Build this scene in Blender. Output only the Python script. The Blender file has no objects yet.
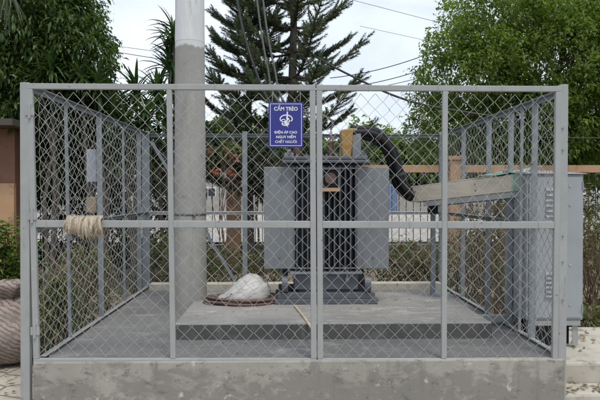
import bpy, math, random
from mathutils import Vector, Matrix, noise
R = math.radians
sc = bpy.context.scene
COL = sc.collection
V = Vector
random.seed(11)
rnd = random.random
def ru(a, b): return a + (b - a) * random.random()
def rg(s): return random.gauss(0, s)

# ------------------------------------------------------------------ camera
CAMZ = 1.60
F = 583.3
YAW = math.atan(13 / F)          # to the right
PIT = math.atan(7 / F)           # down
cam_d = bpy.data.cameras.new('camera'); cam = bpy.data.objects.new('camera', cam_d); COL.objects.link(cam)
cam_d.lens = 35; cam_d.sensor_width = 36; cam_d.clip_end = 1500; cam_d.clip_start = 0.05
cam.location = (0, 0, CAMZ); cam.rotation_euler = (R(90) - PIT, 0, -YAW)
sc.camera = cam
_f = V((math.sin(YAW) * math.cos(PIT), math.cos(YAW) * math.cos(PIT), -math.sin(PIT)))
_r = V((math.cos(YAW), -math.sin(YAW), 0)); _u = _r.cross(_f)
def at(px, py, d):
    """photo pixel -> the point of the plane y = d it shows (used to survey the place)"""
    v = _f + _r * ((px - 300) / F) + _u * ((200 - py) / F)
    return V((0, 0, CAMZ)) + v * (d / v.y)

# ------------------------------------------------------------------ materials
def nt(name):
    m = bpy.data.materials.new(name); m.use_nodes = True
    t = m.node_tree; b = t.nodes['Principled BSDF']
    return m, t, b
def N(t, typ, **kw):
    n = t.nodes.new(typ)
    for k, v in kw.items():
        if k in n.inputs: n.inputs[k].default_value = v
        else: setattr(n, k, v)
    return n
def ramp(t, stops, interp='LINEAR'):
    n = t.nodes.new('ShaderNodeValToRGB'); e = n.color_ramp.elements; n.color_ramp.interpolation = interp
    while len(e) < len(stops): e.new(0.5)
    for el, (p, c) in zip(e, stops):
        el.position = p; el.color = (*c, 1) if len(c) == 3 else c
    return n
def mix(t, fac, a, b, mode='MIX'):
    n = t.nodes.new('ShaderNodeMix'); n.data_type = 'RGBA'; n.blend_type = mode
    for sock, val in ((n.inputs[0], fac), (n.inputs[6], a), (n.inputs[7], b)):
        if hasattr(val, 'is_linked'): t.links.new(val, sock)
        elif isinstance(val, (int, float)): sock.default_value = val
        else: sock.default_value = (*val, 1)
    return n.outputs[2]
def coords(t, scale=(1, 1, 1), rot=(0, 0, 0)):
    c = t.nodes.new('ShaderNodeTexCoord'); mp = t.nodes.new('ShaderNodeMapping')
    mp.inputs['Scale'].default_value = scale; mp.inputs['Rotation'].default_value = rot
    t.links.new(c.outputs['Object'], mp.inputs['Vector']); return mp.outputs[0]
def noise_n(t, vec, scale, detail=6, rough=.6, dist=0):
    n = N(t, 'ShaderNodeTexNoise', Scale=scale, Detail=detail, Roughness=rough, Distortion=dist)
    t.links.new(vec, n.inputs['Vector']); return n.outputs['Fac']
def bump(t, b, h, strength=.3, dist=.01):
    n = N(t, 'ShaderNodeBump', Strength=strength, Distance=dist)
    t.links.new(h, n.inputs['Height']); t.links.new(n.outputs[0], b.inputs['Normal'])
def mat(name, c1, c2=None, scale=6, rough=.6, metal=0, bmp=0, detail=6, stretch=(1, 1, 1), spots=None, spec=None):
    m, t, b = nt(name)
    c2 = c2 or tuple(x * .8 for x in c1)
    v = coords(t, stretch)
    n = noise_n(t, v, scale, detail)
    rp = ramp(t, [(.3, c1), (.7, c2)]); t.links.new(n, rp.inputs[0])
    out = rp.outputs[0]
    if spots:
        sc_, lo, hi, col = spots
        n2 = noise_n(t, v, sc_, 8, .65)
        r2 = ramp(t, [(lo, (0, 0, 0)), (hi, (1, 1, 1))]); t.links.new(n2, r2.inputs[0])
        out = mix(t, r2.outputs[0], out, col)
    t.links.new(out, b.inputs['Base Color'])
    b.inputs['Roughness'].default_value = rough; b.inputs['Metallic'].default_value = metal
    if spec is not None: b.inputs['Specular IOR Level'].default_value = spec
    if bmp: bump(t, b, noise_n(t, v, scale * 5, 4), bmp, .004)
    return m
def leafmat(name, cols, rough=.45, trans=.25):
    m, t, b = nt(name)
    g = t.nodes.new('ShaderNodeNewGeometry')
    st = [(i / max(1, len(cols) - 1), c) for i, c in enumerate(cols)]
    rp = ramp(t, st); t.links.new(g.outputs['Random Per Island'], rp.inputs[0])
    v = coords(t); n = noise_n(t, v, 1.1, 3)
    r2 = ramp(t, [(.35, (.72, .74, .7)), (.65, (1.2, 1.18, 1.1))]); t.links.new(n, r2.inputs[0])
    c = mix(t, 1.0, rp.outputs[0], r2.outputs[0], 'MULTIPLY')
    t.links.new(c, b.inputs['Base Color']); b.inputs['Roughness'].default_value = rough
    tr = t.nodes.new('ShaderNodeBsdfTranslucent')
    c2 = mix(t, 1.0, c, (1.3, 1.5, .6), 'MULTIPLY'); t.links.new(c2, tr.inputs['Color'])
    mx = t.nodes.new('ShaderNodeMixShader'); mx.inputs[0].default_value = trans
    t.links.new(b.outputs[0], mx.inputs[1]); t.links.new(tr.outputs[0], mx.inputs[2])
    t.links.new(mx.outputs[0], t.nodes['Material Output'].inputs['Surface'])
    return m

M = {}
def steel_paint(name, c1, c2):
    m, t, b = nt(name); v = coords(t)
    base = ramp(t, [(.3, c1), (.7, c2)]); t.links.new(noise_n(t, v, 4, 9, .7), base.inputs[0])
    r = ramp(t, [(.60, (0, 0, 0)), (.70, (.7, .7, .7))]); t.links.new(noise_n(t, coords(t, (1, 1, .35)), 9, 9, .7), r.inputs[0])
    o = mix(t, r.outputs[0], base.outputs[0], tuple(x * .62 for x in c2))
    r2 = ramp(t, [(.665, (0, 0, 0)), (.72, (.9, .9, .9))]); t.links.new(noise_n(t, v, 17, 7, .6), r2.inputs[0])
    o = mix(t, r2.outputs[0], o, (.17, .10, .065))
    r3 = ramp(t, [(.69, (0, 0, 0)), (.74, (.8, .8, .8))]); t.links.new(noise_n(t, v, 30, 5, .6), r3.inputs[0])
    o = mix(t, r3.outputs[0], o, tuple(min(.6, x * 1.35) for x in c1))
    t.links.new(o, b.inputs['Base Color']); b.inputs['Roughness'].default_value = .5
    bump(t, b, noise_n(t, v, 40, 5), .2, .003)
    return m
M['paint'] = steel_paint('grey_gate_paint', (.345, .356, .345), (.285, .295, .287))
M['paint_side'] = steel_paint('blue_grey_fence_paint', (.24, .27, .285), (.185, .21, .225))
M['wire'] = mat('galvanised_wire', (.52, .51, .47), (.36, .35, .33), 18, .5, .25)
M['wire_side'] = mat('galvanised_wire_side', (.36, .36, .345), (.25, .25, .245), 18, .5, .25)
M['hinge'] = mat('hinge_steel', (.2, .2, .2), (.13, .12, .11), 30, .5, .4)
M['tank'] = mat('transformer_paint', (.105, .115, .13), (.075, .083, .094), 5, .45, .0, .05)
M['radiator'] = mat('radiator_paint', (.20, .217, .232), (.155, .168, .182), 4, .42, 0, .05, stretch=(2.5, 1, .35), spots=(7, .56, .74, (.115, .115, .112)))
M['fin'] = mat('fin_paint', (.085, .095, .108), (.06, .067, .078), 5, .45)
M['black'] = mat('black_rubber', (.008, .008, .010), (.013, .013, .015), 8, .55, spec=.3)
M['blackwire'] = mat('cable_sheath', (.03, .03, .032), (.045, .045, .048), 8, .6)
M['greywire'] = mat('aluminium_cable', (.09, .09, .095), (.13, .13, .13), 8, .55)
M['ochre'] = mat('ochre_resin', (.42, .26, .075), (.24, .13, .035), 22, .5, 0, .2)
M['porcelain'] = mat('brown_porcelain', (.12, .075, .055), (.09, .055, .04), 8, .2)
M['cabinet'] = mat('cabinet_paint', (.33, .35, .365), (.28, .30, .315), 3.5, .42, 0, .05, spots=(7, .63, .74, (.2, .2, .195)))
M['cabinet_dark'] = mat('cabinet_louvre_paint', (.27, .285, .30), (.22, .235, .245), 5, .45)
M['tray'] = mat('weathered_beige_board', (.58, .52, .42), (.44, .39, .31), 5, .8, 0, .2, stretch=(1, 1, 6))
M['greensheet'] = mat('green_plastic_sheet', (.30, .42, .33), (.2, .31, .24), 6, .5, 0, .1)
M['tan'] = mat('peach_wall_paint', (.50, .31, .175), (.42, .25, .14), 3, .8, 0, .2, spots=(5, .58, .7, (.26, .17, .11)))
M['iron'] = mat('dark_iron', (.035, .037, .04), (.06, .055, .05), 8, .6, .2)
M['bark'] = mat('bark', (.10, .085, .068), (.055, .045, .036), 7, .9, 0, .6, stretch=(1, 1, .3))
M['bark_pale'] = mat('pale_bark', (.21, .17, .12), (.13, .105, .075), 7, .9, 0, .5)
M['twig'] = mat('dry_twig', (.20, .13, .08), (.11, .075, .05), 12, .9)
M['dirt'] = mat('kerb_concrete', (.50, .46, .39), (.39, .36, .30), 5, .85, 0, .3, spots=(9, .55, .68, (.24, .225, .2)))
M['stone'] = mat('stone', (.42, .37, .31), (.27, .24, .2), 8, .9, 0, .4)
M['cord'] = mat('brown_cord', (.085, .055, .045), (.19, .12, .095), 25, .7)
M['stick'] = mat('pale_wood', (.62, .52, .38), (.48, .38, .26), 12, .7)
M['white'] = mat('white_paint', (.72, .73, .75), (.6, .61, .63), 3, .6)
M['sign_blue'] = mat('blue_enamel', (.018, .022, .22), (.022, .028, .19), 6, .35)
M['sign_white'] = mat('white_enamel', (.78, .78, .82), (.7, .7, .75), 9, .4)
M['housewall'] = mat('pale_house_wall', (.40, .38, .335), (.30, .285, .255), 1.5, .9, 0, .1)
M['roof'] = mat('red_tile_roof', (.33, .12, .075), (.24, .09, .06), 3, .8)
M['bluepaint'] = mat('blue_gate_paint', (.16, .25, .42), (.12, .2, .36), 3, .5)
M['brownwall'] = mat('brown_wall', (.24, .12, .075), (.17, .085, .055), 2.5, .85, 0, .2, spots=(4, .58, .7, (.1, .06, .045)))
M['glass'] = mat('dark_pane', (.03, .035, .04), (.02, .025, .03), 3, .15)
M['plate'] = mat('meter_plate', (.37, .40, .45), (.31, .34, .39), 8, .5)
M['brick'] = mat('worn_brown_block', (.36, .27, .19), (.24, .18, .13), 11, .9, 0, .4)

M['leaf_right'] = leafmat('mango_leaves', [(.075, .125, .022), (.11, .185, .028), (.16, .235, .038), (.085, .15, .025), (.23, .27, .06), (.06, .10, .022)], .42, .42)
M['leaf_left'] = leafmat('dark_broad_leaves', [(.035, .07, .016), (.06, .11, .022), (.095, .155, .03), (.04, .078, .017)], .38, .32)
M['leaf_dark'] = leafmat('deep_green_leaves', [(.02, .036, .014), (.03, .055, .018), (.045, .07, .022)], .5, .15)
M['needle'] = leafmat('araucaria_needles', [(.042, .066, .024), (.062, .092, .032), (.085, .118, .042)], .55, .12)
M['strap'] = leafmat('dracaena_leaves', [(.03, .06, .02), (.05, .095, .03), (.085, .13, .04)], .35, .25)
M['shrub'] = leafmat('shrub_leaves', [(.06, .10, .026), (.095, .145, .035), (.13, .165, .055), (.20, .145, .075)], .5, .32)
M['shrub_bright'] = leafmat('bright_leaves', [(.075, .14, .02), (.12, .21, .03), (.17, .26, .045)], .45, .35)
M['shrub_dry'] = leafmat('dry_leaves', [(.16, .10, .055), (.22, .15, .085), (.09, .085, .03), (.27, .19, .12)], .8, .2)
M['litter'] = leafmat('fallen_leaves', [(.17, .11, .06), (.28, .2, .12), (.09, .12, .03), (.35, .27, .17)], .85, .1)
M['flower'] = leafmat('orange_bracts', [(.42, .13, .07), (.5, .22, .14), (.35, .1, .06)], .7, .3)
M['rag'] = leafmat('straw_strands', [(.18, .15, .115), (.34, .285, .22), (.42, .365, .29), (.50, .45, .37)], .9, .05)
M['palm'] = leafmat('palm_leaf', [(.05, .075, .035), (.08, .11, .05)], .4, .2)

def concrete_wall():
    m, t, b = nt('stained_render'); v = coords(t)
    base = ramp(t, [(.3, (.365, .345, .30)), (.7, (.275, .26, .225))]); t.links.new(noise_n(t, v, 3, 8), base.inputs[0])
    v2 = coords(t, (1, 1, 1.5))
    sx = N(t, 'ShaderNodeSeparateXYZ'); t.links.new(v, sx.inputs[0])
    mr = N(t, 'ShaderNodeMapRange'); t.links.new(sx.outputs['Z'], mr.inputs['Value'])
    mr.inputs['From Min'].default_value = .18; mr.inputs['From Max'].default_value = .40; mr.inputs['To Min'].default_value = .10; mr.inputs['To Max'].default_value = -.06
    ad = N(t, 'ShaderNodeMath'); t.links.new(noise_n(t, v2, 5.2, 10, .66, .5), ad.inputs[0]); t.links.new(mr.outputs[0], ad.inputs[1])
    s = ramp(t, [(.475, (0, 0, 0)), (.575, (.66, .66, .66))]); t.links.new(ad.outputs[0], s.inputs[0])
    o = mix(t, s.outputs[0], base.outputs[0], (.175, .165, .148))
    s2 = ramp(t, [(.57, (0, 0, 0)), (.64, (.7, .7, .7))]); t.links.new(noise_n(t, v2, 10, 8, .65), s2.inputs[0])
    o = mix(t, s2.outputs[0], o, (.13, .124, .113))
    sk_ = ramp(t, [(.56, (0, 0, 0)), (.68, (.6, .6, .6))]); t.links.new(noise_n(t, coords(t, (9, 9, .7)), 1.6, 6, .6), sk_.inputs[0])
    o = mix(t, sk_.outputs[0], o, (.19, .18, .16))
    s3 = ramp(t, [(.64, (0, 0, 0)), (.72, (1, 1, 1))]); t.links.new(noise_n(t, v, 13, 6), s3.inputs[0])
    o = mix(t, s3.outputs[0], o, (.47, .44, .39))
    t.links.new(o, b.inputs['Base Color']); b.inputs['Roughness'].default_value = .9
    bump(t, b, noise_n(t, v, 30, 6), .45, .006)
    return m
M['basewall'] = concrete_wall()
def cement_floor(name, c1, c2, smear, amt=.57):
    m, t, b = nt(name); v = coords(t)
    base = ramp(t, [(.32, c1), (.68, c2)]); t.links.new(noise_n(t, v, 1.6, 9, .65), base.inputs[0])
    v2 = coords(t, (1, 2.6, 1), (0, 0, R(18)))
    s = ramp(t, [(amt, (0, 0, 0)), (amt + .2, (1, 1, 1))]); t.links.new(noise_n(t, v2, 3.0, 8, .7, 1.0), s.inputs[0])
    o = mix(t, s.outputs[0], base.outputs[0], smear)
    s2 = ramp(t, [(.60, (0, 0, 0)), (.70, (1, 1, 1))]); t.links.new(noise_n(t, v, 19, 6), s2.inputs[0])
    o = mix(t, s2.outputs[0], o, tuple(x * .75 for x in c2))
    t.links.new(o, b.inputs['Base Color']); b.inputs['Roughness'].default_value = .75
    bump(t, b, noise_n(t, v, 24, 7), .3, .004)
    return m
M['floor'] = cement_floor('cement_floor', (.185, .182, .175), (.125, .123, .119), (.30, .295, .28), .54)
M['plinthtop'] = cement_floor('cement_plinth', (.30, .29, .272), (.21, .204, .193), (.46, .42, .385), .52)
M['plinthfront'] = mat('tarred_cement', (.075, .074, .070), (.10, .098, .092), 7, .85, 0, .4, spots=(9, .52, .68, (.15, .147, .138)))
def pole_mat():
    m, t, b = nt('spun_concrete'); v = coords(t)
    base = ramp(t, [(.3, (.35, .345, .32)), (.7, (.26, .255, .24))]); t.links.new(noise_n(t, coords(t, (1, 1, .5)), 4, 9, .65), base.inputs[0])
    s = ramp(t, [(.56, (0, 0, 0)), (.68, (1, 1, 1))]); t.links.new(noise_n(t, coords(t, (3, 3, .35)), 3, 8, .6), s.inputs[0])
    o = mix(t, s.outputs[0], base.outputs[0], (.25, .24, .22))
    s2 = ramp(t, [(.60, (0, 0, 0)), (.70, (1, 1, 1))]); t.links.new(noise_n(t, v, 15, 8, .7), s2.inputs[0])
    o = mix(t, s2.outputs[0], o, (.19, .185, .17))
    s3 = ramp(t, [(.60, (0, 0, 0)), (.72, (.7, .7, .7))]); t.links.new(noise_n(t, coords(t, (1, 1, .6)), 8, 9, .7), s3.inputs[0])
    o = mix(t, s3.outputs[0], o, (.43, .42, .39))
    sx = N(t, 'ShaderNodeSeparateXYZ'); t.links.new(v, sx.inputs[0])
    na = N(t, 'ShaderNodeMath'); na.operation = 'MULTIPLY_ADD'; na.inputs[1].default_value = .16; t.links.new(noise_n(t, coords(t, (1, 1, .5)), 9, 8, .65), na.inputs[0]); t.links.new(sx.outputs['Z'], na.inputs[2])
    mr = N(t, 'ShaderNodeMapRange'); mr.inputs['From Min'].default_value = WASH + .045; mr.inputs['From Max'].default_value = WASH + .065; t.links.new(na.outputs[0], mr.inputs['Value'])
    o = mix(t, mr.outputs[0], o, (.58, .585, .585))
    t.links.new(o, b.inputs['Base Color']); b.inputs['Roughness'].default_value = .9
    bump(t, b, noise_n(t, v, 26, 6), .5, .006)
    return m
WASH = 2.56      # height on the shaft where the whitewash begins, ragged at its lower edge
M['pole'] = pole_mat()
M['polewhite'] = mat('whitewash', (.66, .67, .67), (.55, .56, .56), 5, .75, 0, .15, stretch=(2, 2, .4), spots=(6, .6, .72, (.44, .44, .43)))
def sack_mat(name, white, red, scale, rot, amount):
    m, t, b = nt(name)
    v = coords(t, (1, 1, 1), rot)
    w = N(t, 'ShaderNodeTexWave', Scale=scale, Distortion=4.5, Detail=6); w.inputs['Detail Scale'].default_value = 2.2; w.bands_direction = 'Z'
    t.links.new(v, w.inputs['Vector'])
    s = ramp(t, [(amount, (0, 0, 0)), (amount + .25, (.85, .85, .85))]); t.links.new(w.outputs['Fac'], s.inputs[0])
    o = mix(t, s.outputs[0], white, red)
    n = ramp(t, [(.5, (0, 0, 0)), (.72, (1, 1, 1))]); t.links.new(noise_n(t, v, 9, 7), n.inputs[0])
    o = mix(t, n.outputs[0], o, tuple(x * .55 for x in white))
    t.links.new(o, b.inputs['Base Color']); b.inputs['Roughness'].default_value = .65
    bump(t, b, noise_n(t, v, 16, 6), .6, .02)
    return m
M['sack'] = sack_mat('striped_sack', (.27, .235, .20), (.15, .075, .068), 9.0, (R(10), R(-30), 0), .56)
M['bag'] = sack_mat('white_bag', (.50, .485, .46), (.33, .33, .325), 9, (R(40), R(30), 0), .86)
def ground_mat():
    m, t, b = nt('earth'); v = coords(t)
    base = ramp(t, [(.3, (.25, .205, .155)), (.7, (.17, .14, .105))]); t.links.new(noise_n(t, v, 1.2, 10, .7), base.inputs[0])
    s = ramp(t, [(.52, (0, 0, 0)), (.66, (1, 1, 1))]); t.links.new(noise_n(t, v, 5, 8, .7), s.inputs[0])
    o = mix(t, s.outputs[0], base.outputs[0], (.32, .28, .22))
    t.links.new(o, b.inputs['Base Color']); b.inputs['Roughness'].default_value = .95
    bump(t, b, noise_n(t, v, 14, 8), .6, .03)
    return m
M['earth'] = ground_mat()
M['road'] = mat('pale_concrete_road', (.40, .375, .335), (.32, .30, .27), .5, .9, 0, .1, spots=(1.2, .55, .7, (.25, .24, .215)))
def paving_mat():
    m, t, b = nt('broken_paving'); v = coords(t)
    vo = N(t, 'ShaderNodeTexVoronoi', Scale=3.2); vo.feature = 'DISTANCE_TO_EDGE'; t.links.new(v, vo.inputs['Vector'])
    j = ramp(t, [(.02, (1, 1, 1)), (.05, (0, 0, 0))]); t.links.new(vo.outputs['Distance'], j.inputs[0])
    vc = N(t, 'ShaderNodeTexVoronoi', Scale=3.2); t.links.new(v, vc.inputs['Vector'])
    base = ramp(t, [(.1, (.46, .41, .34)), (.9, (.34, .30, .25))]); t.links.new(vc.outputs['Color'], base.inputs[0])
    n = ramp(t, [(.5, (0, 0, 0)), (.7, (1, 1, 1))]); t.links.new(noise_n(t, v, 8, 8), n.inputs[0])
    o = mix(t, n.outputs[0], base.outputs[0], (.25, .22, .18))
    o = mix(t, j.outputs[0], o, (.17, .14, .1))
    t.links.new(o, b.inputs['Base Color']); b.inputs['Roughness'].default_value = .9
    bump(t, b, noise_n(t, v, 20, 6), .4, .01)
    return m
M['paving'] = paving_mat()

# ------------------------------------------------------------------ mesh builder
class MB:
    def __init__(s): s.v = []; s.f = []
    def add(s, vs, fs):
        n = len(s.v); s.v += [tuple(x) for x in vs]; s.f += [tuple(i + n for i in f) for f in fs]; return s
    def hexa(s, c):   # 8 corners: bottom ring 0-3, top ring 4-7
        return s.add(c, [(3, 2, 1, 0), (4, 5, 6, 7), (0, 1, 5, 4), (1, 2, 6, 5), (2, 3, 7, 6), (3, 0, 4, 7)])
    def box(s, x0, x1, y0, y1, z0, z1):
        return s.hexa([(x0, y0, z0), (x1, y0, z0), (x1, y1, z0), (x0, y1, z0), (x0, y0, z1), (x1, y0, z1), (x1, y1, z1), (x0, y1, z1)])
    def bar(s, p, q, w, t, side=(1, 0, 0)):
        """rectangular bar p->q, w across `side`, t across the other"""
        p = V(p); q = V(q); d = (q - p).normalized(); a = V(side); a = (a - d * a.dot(d)).normalized(); b = d.cross(a)
        c = []
        for e in (p, q):
            c += [e - a * w / 2 - b * t / 2, e + a * w / 2 - b * t / 2, e + a * w / 2 + b * t / 2, e - a * w / 2 + b * t / 2]
        return s.hexa(c)
    def angle(s, p, q, a, b, w=.045, t=.005):
        """L-section p->q with flanges along a and b"""
        p = V(p); q = V(q); a = V(a).normalized(); b = V(b).normalized()
        prof = [V((0, 0)), V((w, 0)), V((w, t)), V((t, t)), V((t, w)), V((0, w))]
        vs = [e + a * x.x + b * x.y for e in (p, q) for x in prof]
        fs = [(i, (i + 1) % 6, 6 + (i + 1) % 6, 6 + i) for i in range(6)] + [(5, 4, 3, 0), (3, 2, 1, 0), (6, 9, 10, 11), (6, 7, 8, 9)]
        return s.add(vs, fs)
    def tube(s, pts, rad, n=6, cap=True):
        pts = [V(p) for p in pts]; m = len(pts)
        rads = rad if isinstance(rad, (list, tuple)) else [rad] * m
        vs = []; prev = None
        for i, p in enumerate(pts):
            d = (pts[min(i + 1, m - 1)] - pts[max(i - 1, 0)])
            d = d.normalized() if d.length > 1e-9 else V((0, 0, 1))
            if prev is None:
                a = V((1, 0, 0)) if abs(d.x) < .9 else V((0, 1, 0))
            else: a = prev
            a = (a - d * a.dot(d)).normalized(); prev = a; b = d.cross(a)
            for k in range(n):
                an = 2 * math.pi * k / n
                vs.append(p + (a * math.cos(an) + b * math.sin(an)) * rads[i])
        fs = [(i * n + k, i * n + (k + 1) % n, (i + 1) * n + (k + 1) % n, (i + 1) * n + k) for i in range(m - 1) for k in range(n)]
        s.add(vs, fs)
        if cap: s.add(vs[:n], [tuple(range(n - 1, -1, -1))]); s.add(vs[-n:], [tuple(range(n))])
        return s
    def lathe(s, c, prof, n=24):
        """profile [(r, z)] about a vertical axis through c"""
        c = V(c); vs = []
        for r, z in prof:
            for k in range(n):
                a = 2 * math.pi * k / n; vs.append(c + V((r * math.cos(a), r * math.sin(a), z)))
        m = len(prof)
        fs = [(i * n + k, i * n + (k + 1) % n, (i + 1) * n + (k + 1) % n, (i + 1) * n + k) for i in range(m - 1) for k in range(n)]
        s.add(vs, fs); s.add(vs[:n], [tuple(range(n - 1, -1, -1))]); s.add(vs[-n:], [tuple(range(n))])
        return s
    def prism(s, poly, y0, y1):
        """xz polygon extruded along y"""
        n = len(poly); vs = [(x, y0, z) for x, z in poly] + [(x, y1, z) for x, z in poly]
        fs = [tuple(range(n)), tuple(range(2 * n - 1, n - 1, -1))] + [(i, n + i, n + (i + 1) % n, (i + 1) % n) for i in range(n)]
        return s.add(vs, fs)
    def leaf(s, p, d, up, L, W, fold=.25, droop=.2):
        """one folded leaf of four triangles"""
        d = d.normalized(); sd = d.cross(up)
        if sd.length < 1e-4: sd = d.cross(V((1, 0, .3)))
        sd.normalize(); nn = sd.cross(d)
        mid = p + d * L * .5 - V((0, 0, 1)) * droop * L * .25
        tip = p + d * L * .96 - V((0, 0, 1)) * droop * L
        l = mid + sd * W / 2 + nn * W * fold; r = mid - sd * W / 2 + nn * W * fold
        return s.add([p, l, tip, r, mid], [(0, 4, 1), (4, 2, 1), (0, 3, 4), (4, 3, 2)])
    def blade(s, p, d, L, W, droop, seg=4):
        """a strap leaf arching down"""
        d = d.normalized(); sd = d.cross(V((0, 0, 1)))
        if sd.length < 1e-3: sd = V((1, 0, 0))
        sd.normalize(); vs = []; q = V(p); dd = V(d)
        for i in range(seg + 1):
            f = i / seg; w = W * (.55 + 1.2 * f) * (1 - f) ** .8 if i else W * .5
            w = max(w, .002); nn = sd.cross(dd)
            vs += [q + sd * w / 2 + nn * w * .2, q, q - sd * w / 2 + nn * w * .2]
            q = q + dd * L / seg; dd = (dd - V((0, 0, 1)) * droop / seg).normalized()
        fs = []
        for i in range(seg):
            b = i * 3; fs += [(b, b + 1, b + 4, b + 3), (b + 1, b + 2, b + 5, b + 4)]
        return s.add(vs, fs)
    def build(s, name, m, parent=None, origin=None, smooth=False, bevel=0):
        o0 = V(origin) if origin is not None else V((0, 0, 0))
        r = parent
        while r is not None:
            o0 = o0 + r.location; r = r.parent
        me = bpy.data.meshes.new(name)
        me.from_pydata([(a - o0.x, b - o0.y, c - o0.z) for a, b, c in s.v], [], s.f); me.update()
        me.materials.append(m)
        if smooth:
            me.polygons.foreach_set('use_smooth', [len(p.vertices) <= 4 for p in me.polygons])
        o = bpy.data.objects.new(name, me); COL.objects.link(o)
        if parent is not None: o.parent = parent
        elif origin is not None: o.location = origin
        if bevel:
            b = o.modifiers.new('bevel', 'BEVEL'); b.width = bevel; b.segments = 2; b.limit_method = 'ANGLE'; b.angle_limit = R(40)
        return o
def tag(o, label=None, cat=None, group=None, kind=None):
    if label: o['label'] = label
    if cat: o['category'] = cat
    if group: o['group'] = group
    if kind: o['kind'] = kind
    return o
def thing(name, label, cat, loc, group=None):
    o = bpy.data.objects.new(name, None); COL.objects.link(o); o.location = loc; o.empty_display_size = .2
    return tag(o, label, cat, group)

# ------------------------------------------------------------------ world and sun
SUN_EL, SUN_AZ = R(66), R(155)      # azimuth clockwise from +y: behind the camera, to the right
w = bpy.data.worlds.new('World'); sc.world = w; w.use_nodes = True
t = w.node_tree; bg = t.nodes['Background']
sky = t.nodes.new('ShaderNodeTexSky'); sky.sky_type = 'NISHITA'; sky.sun_disc = False
sky.sun_elevation = SUN_EL; sky.sun_rotation = SUN_AZ; sky.dust_density = 4.0; sky.air_density = 1.0; sky.ozone_density = 1.0
tc = t.nodes.new('ShaderNodeTexCoord'); mp = t.nodes.new('ShaderNodeMapping'); mp.inputs['Scale'].default_value = (1, 1, 2.6)
t.links.new(tc.outputs['Generated'], mp.inputs[0])
cn = noise_n(t, mp.outputs[0], 2.0, 7, .55, .3)
cr = ramp(t, [(.36, (.55, .55, .55)), (.64, (1, 1, 1))]); t.links.new(cn, cr.inputs[0])
cl = mix(t, cr.outputs[0], sky.outputs[0], (8.0, 8.8, 10.0))
t.links.new(cl, bg.inputs['Color']); bg.inputs['Strength'].default_value = .105
sl = bpy.data.lights.new('sun', 'SUN'); so = bpy.data.objects.new('sun', sl); COL.objects.link(so)
sl.energy = 1.5; sl.angle = R(11); sl.color = (1, .95, .85)
dirv = V((math.sin(SUN_AZ) * math.cos(SUN_EL), math.cos(SUN_AZ) * math.cos(SUN_EL), math.sin(SUN_EL)))
so.rotation_euler = dirv.to_track_quat('Z', 'Y').to_euler(); so.location = (3, -4, 12)
vs = sc.view_settings; vs.view_transform = 'Standard'; vs.look = 'None'; vs.exposure = .3; vs.gamma = 1; vs.use_curve_mapping = False

# ------------------------------------------------------------------ ground
SLAB = .39                          # top of the enclosure slab
FD, BD = 4.22, 7.45                 # front and back of the enclosure
XL, XR = at(38, 300, FD).x, at(562, 300, FD).x
def sheet(name, x0, x1, y0, y1, z, m, nx=1, ny=1, amp=0):
    b = MB(); vs = []
    for j in range(ny + 1):
        for i in range(nx + 1):
            x = x0 + (x1 - x0) * i / nx; y = y0 + (y1 - y0) * j / ny
            vs.append((x, y, z + (amp * noise.noise(V((x * 1.3, y * 1.3, 0))) if amp else 0)))
    b.add(vs, [(j * (nx + 1) + i, j * (nx + 1) + i + 1, (j + 1) * (nx + 1) + i + 1, (j + 1) * (nx + 1) + i) for j in range(ny) for i in range(nx)])
    return tag(b.build(name, m), kind='structure')
sheet('ground', -600, 600, -600, 600, 0, M['earth'])
sheet('pavement', -7, 7, -4, 5.6, .004, M['paving'])
sheet('road', -60, 60, 14.2, 46, .006, M['road'])

# ------------------------------------------------------------------ enclosure base
b = MB(); b.box(XL - .03, XR + .015, FD - .025, BD + .1, 0, SLAB)
base = b.build('concrete_platform', M['basewall'], origin=((XL + XR) / 2, 6, 0), bevel=.012)
tag(base, 'stained grey concrete base wall carrying the whole mesh enclosure', 'platform')
b = MB(); b.box(XL + .03, XR - .045, FD + .03, BD + .02, SLAB - .05, SLAB + .004)
b.build('floor', M['floor'], base)
# fix: child verts are already relative to the parent's location
PX0, PX1, PY0, PY1, PZ = at(174, 325, 4.8).x, at(492, 325, 4.8).x, 4.8, 6.28, SLAB + .135
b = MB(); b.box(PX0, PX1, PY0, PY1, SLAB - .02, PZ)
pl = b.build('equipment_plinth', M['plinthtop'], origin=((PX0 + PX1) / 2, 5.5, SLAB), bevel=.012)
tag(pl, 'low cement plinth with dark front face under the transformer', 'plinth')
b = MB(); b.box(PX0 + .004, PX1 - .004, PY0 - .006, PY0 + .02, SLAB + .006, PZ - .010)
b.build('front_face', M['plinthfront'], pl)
b = MB(); b.box(XL + .08, XR - .08, BD - .22, BD - .06, SLAB - .02, SLAB + .085)
tag(b.build('back_kerb', M['dirt'], origin=(0, BD - .14, SLAB), bevel=.01), 'pale concrete kerb along the back of the enclosure floor', 'kerb')

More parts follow.
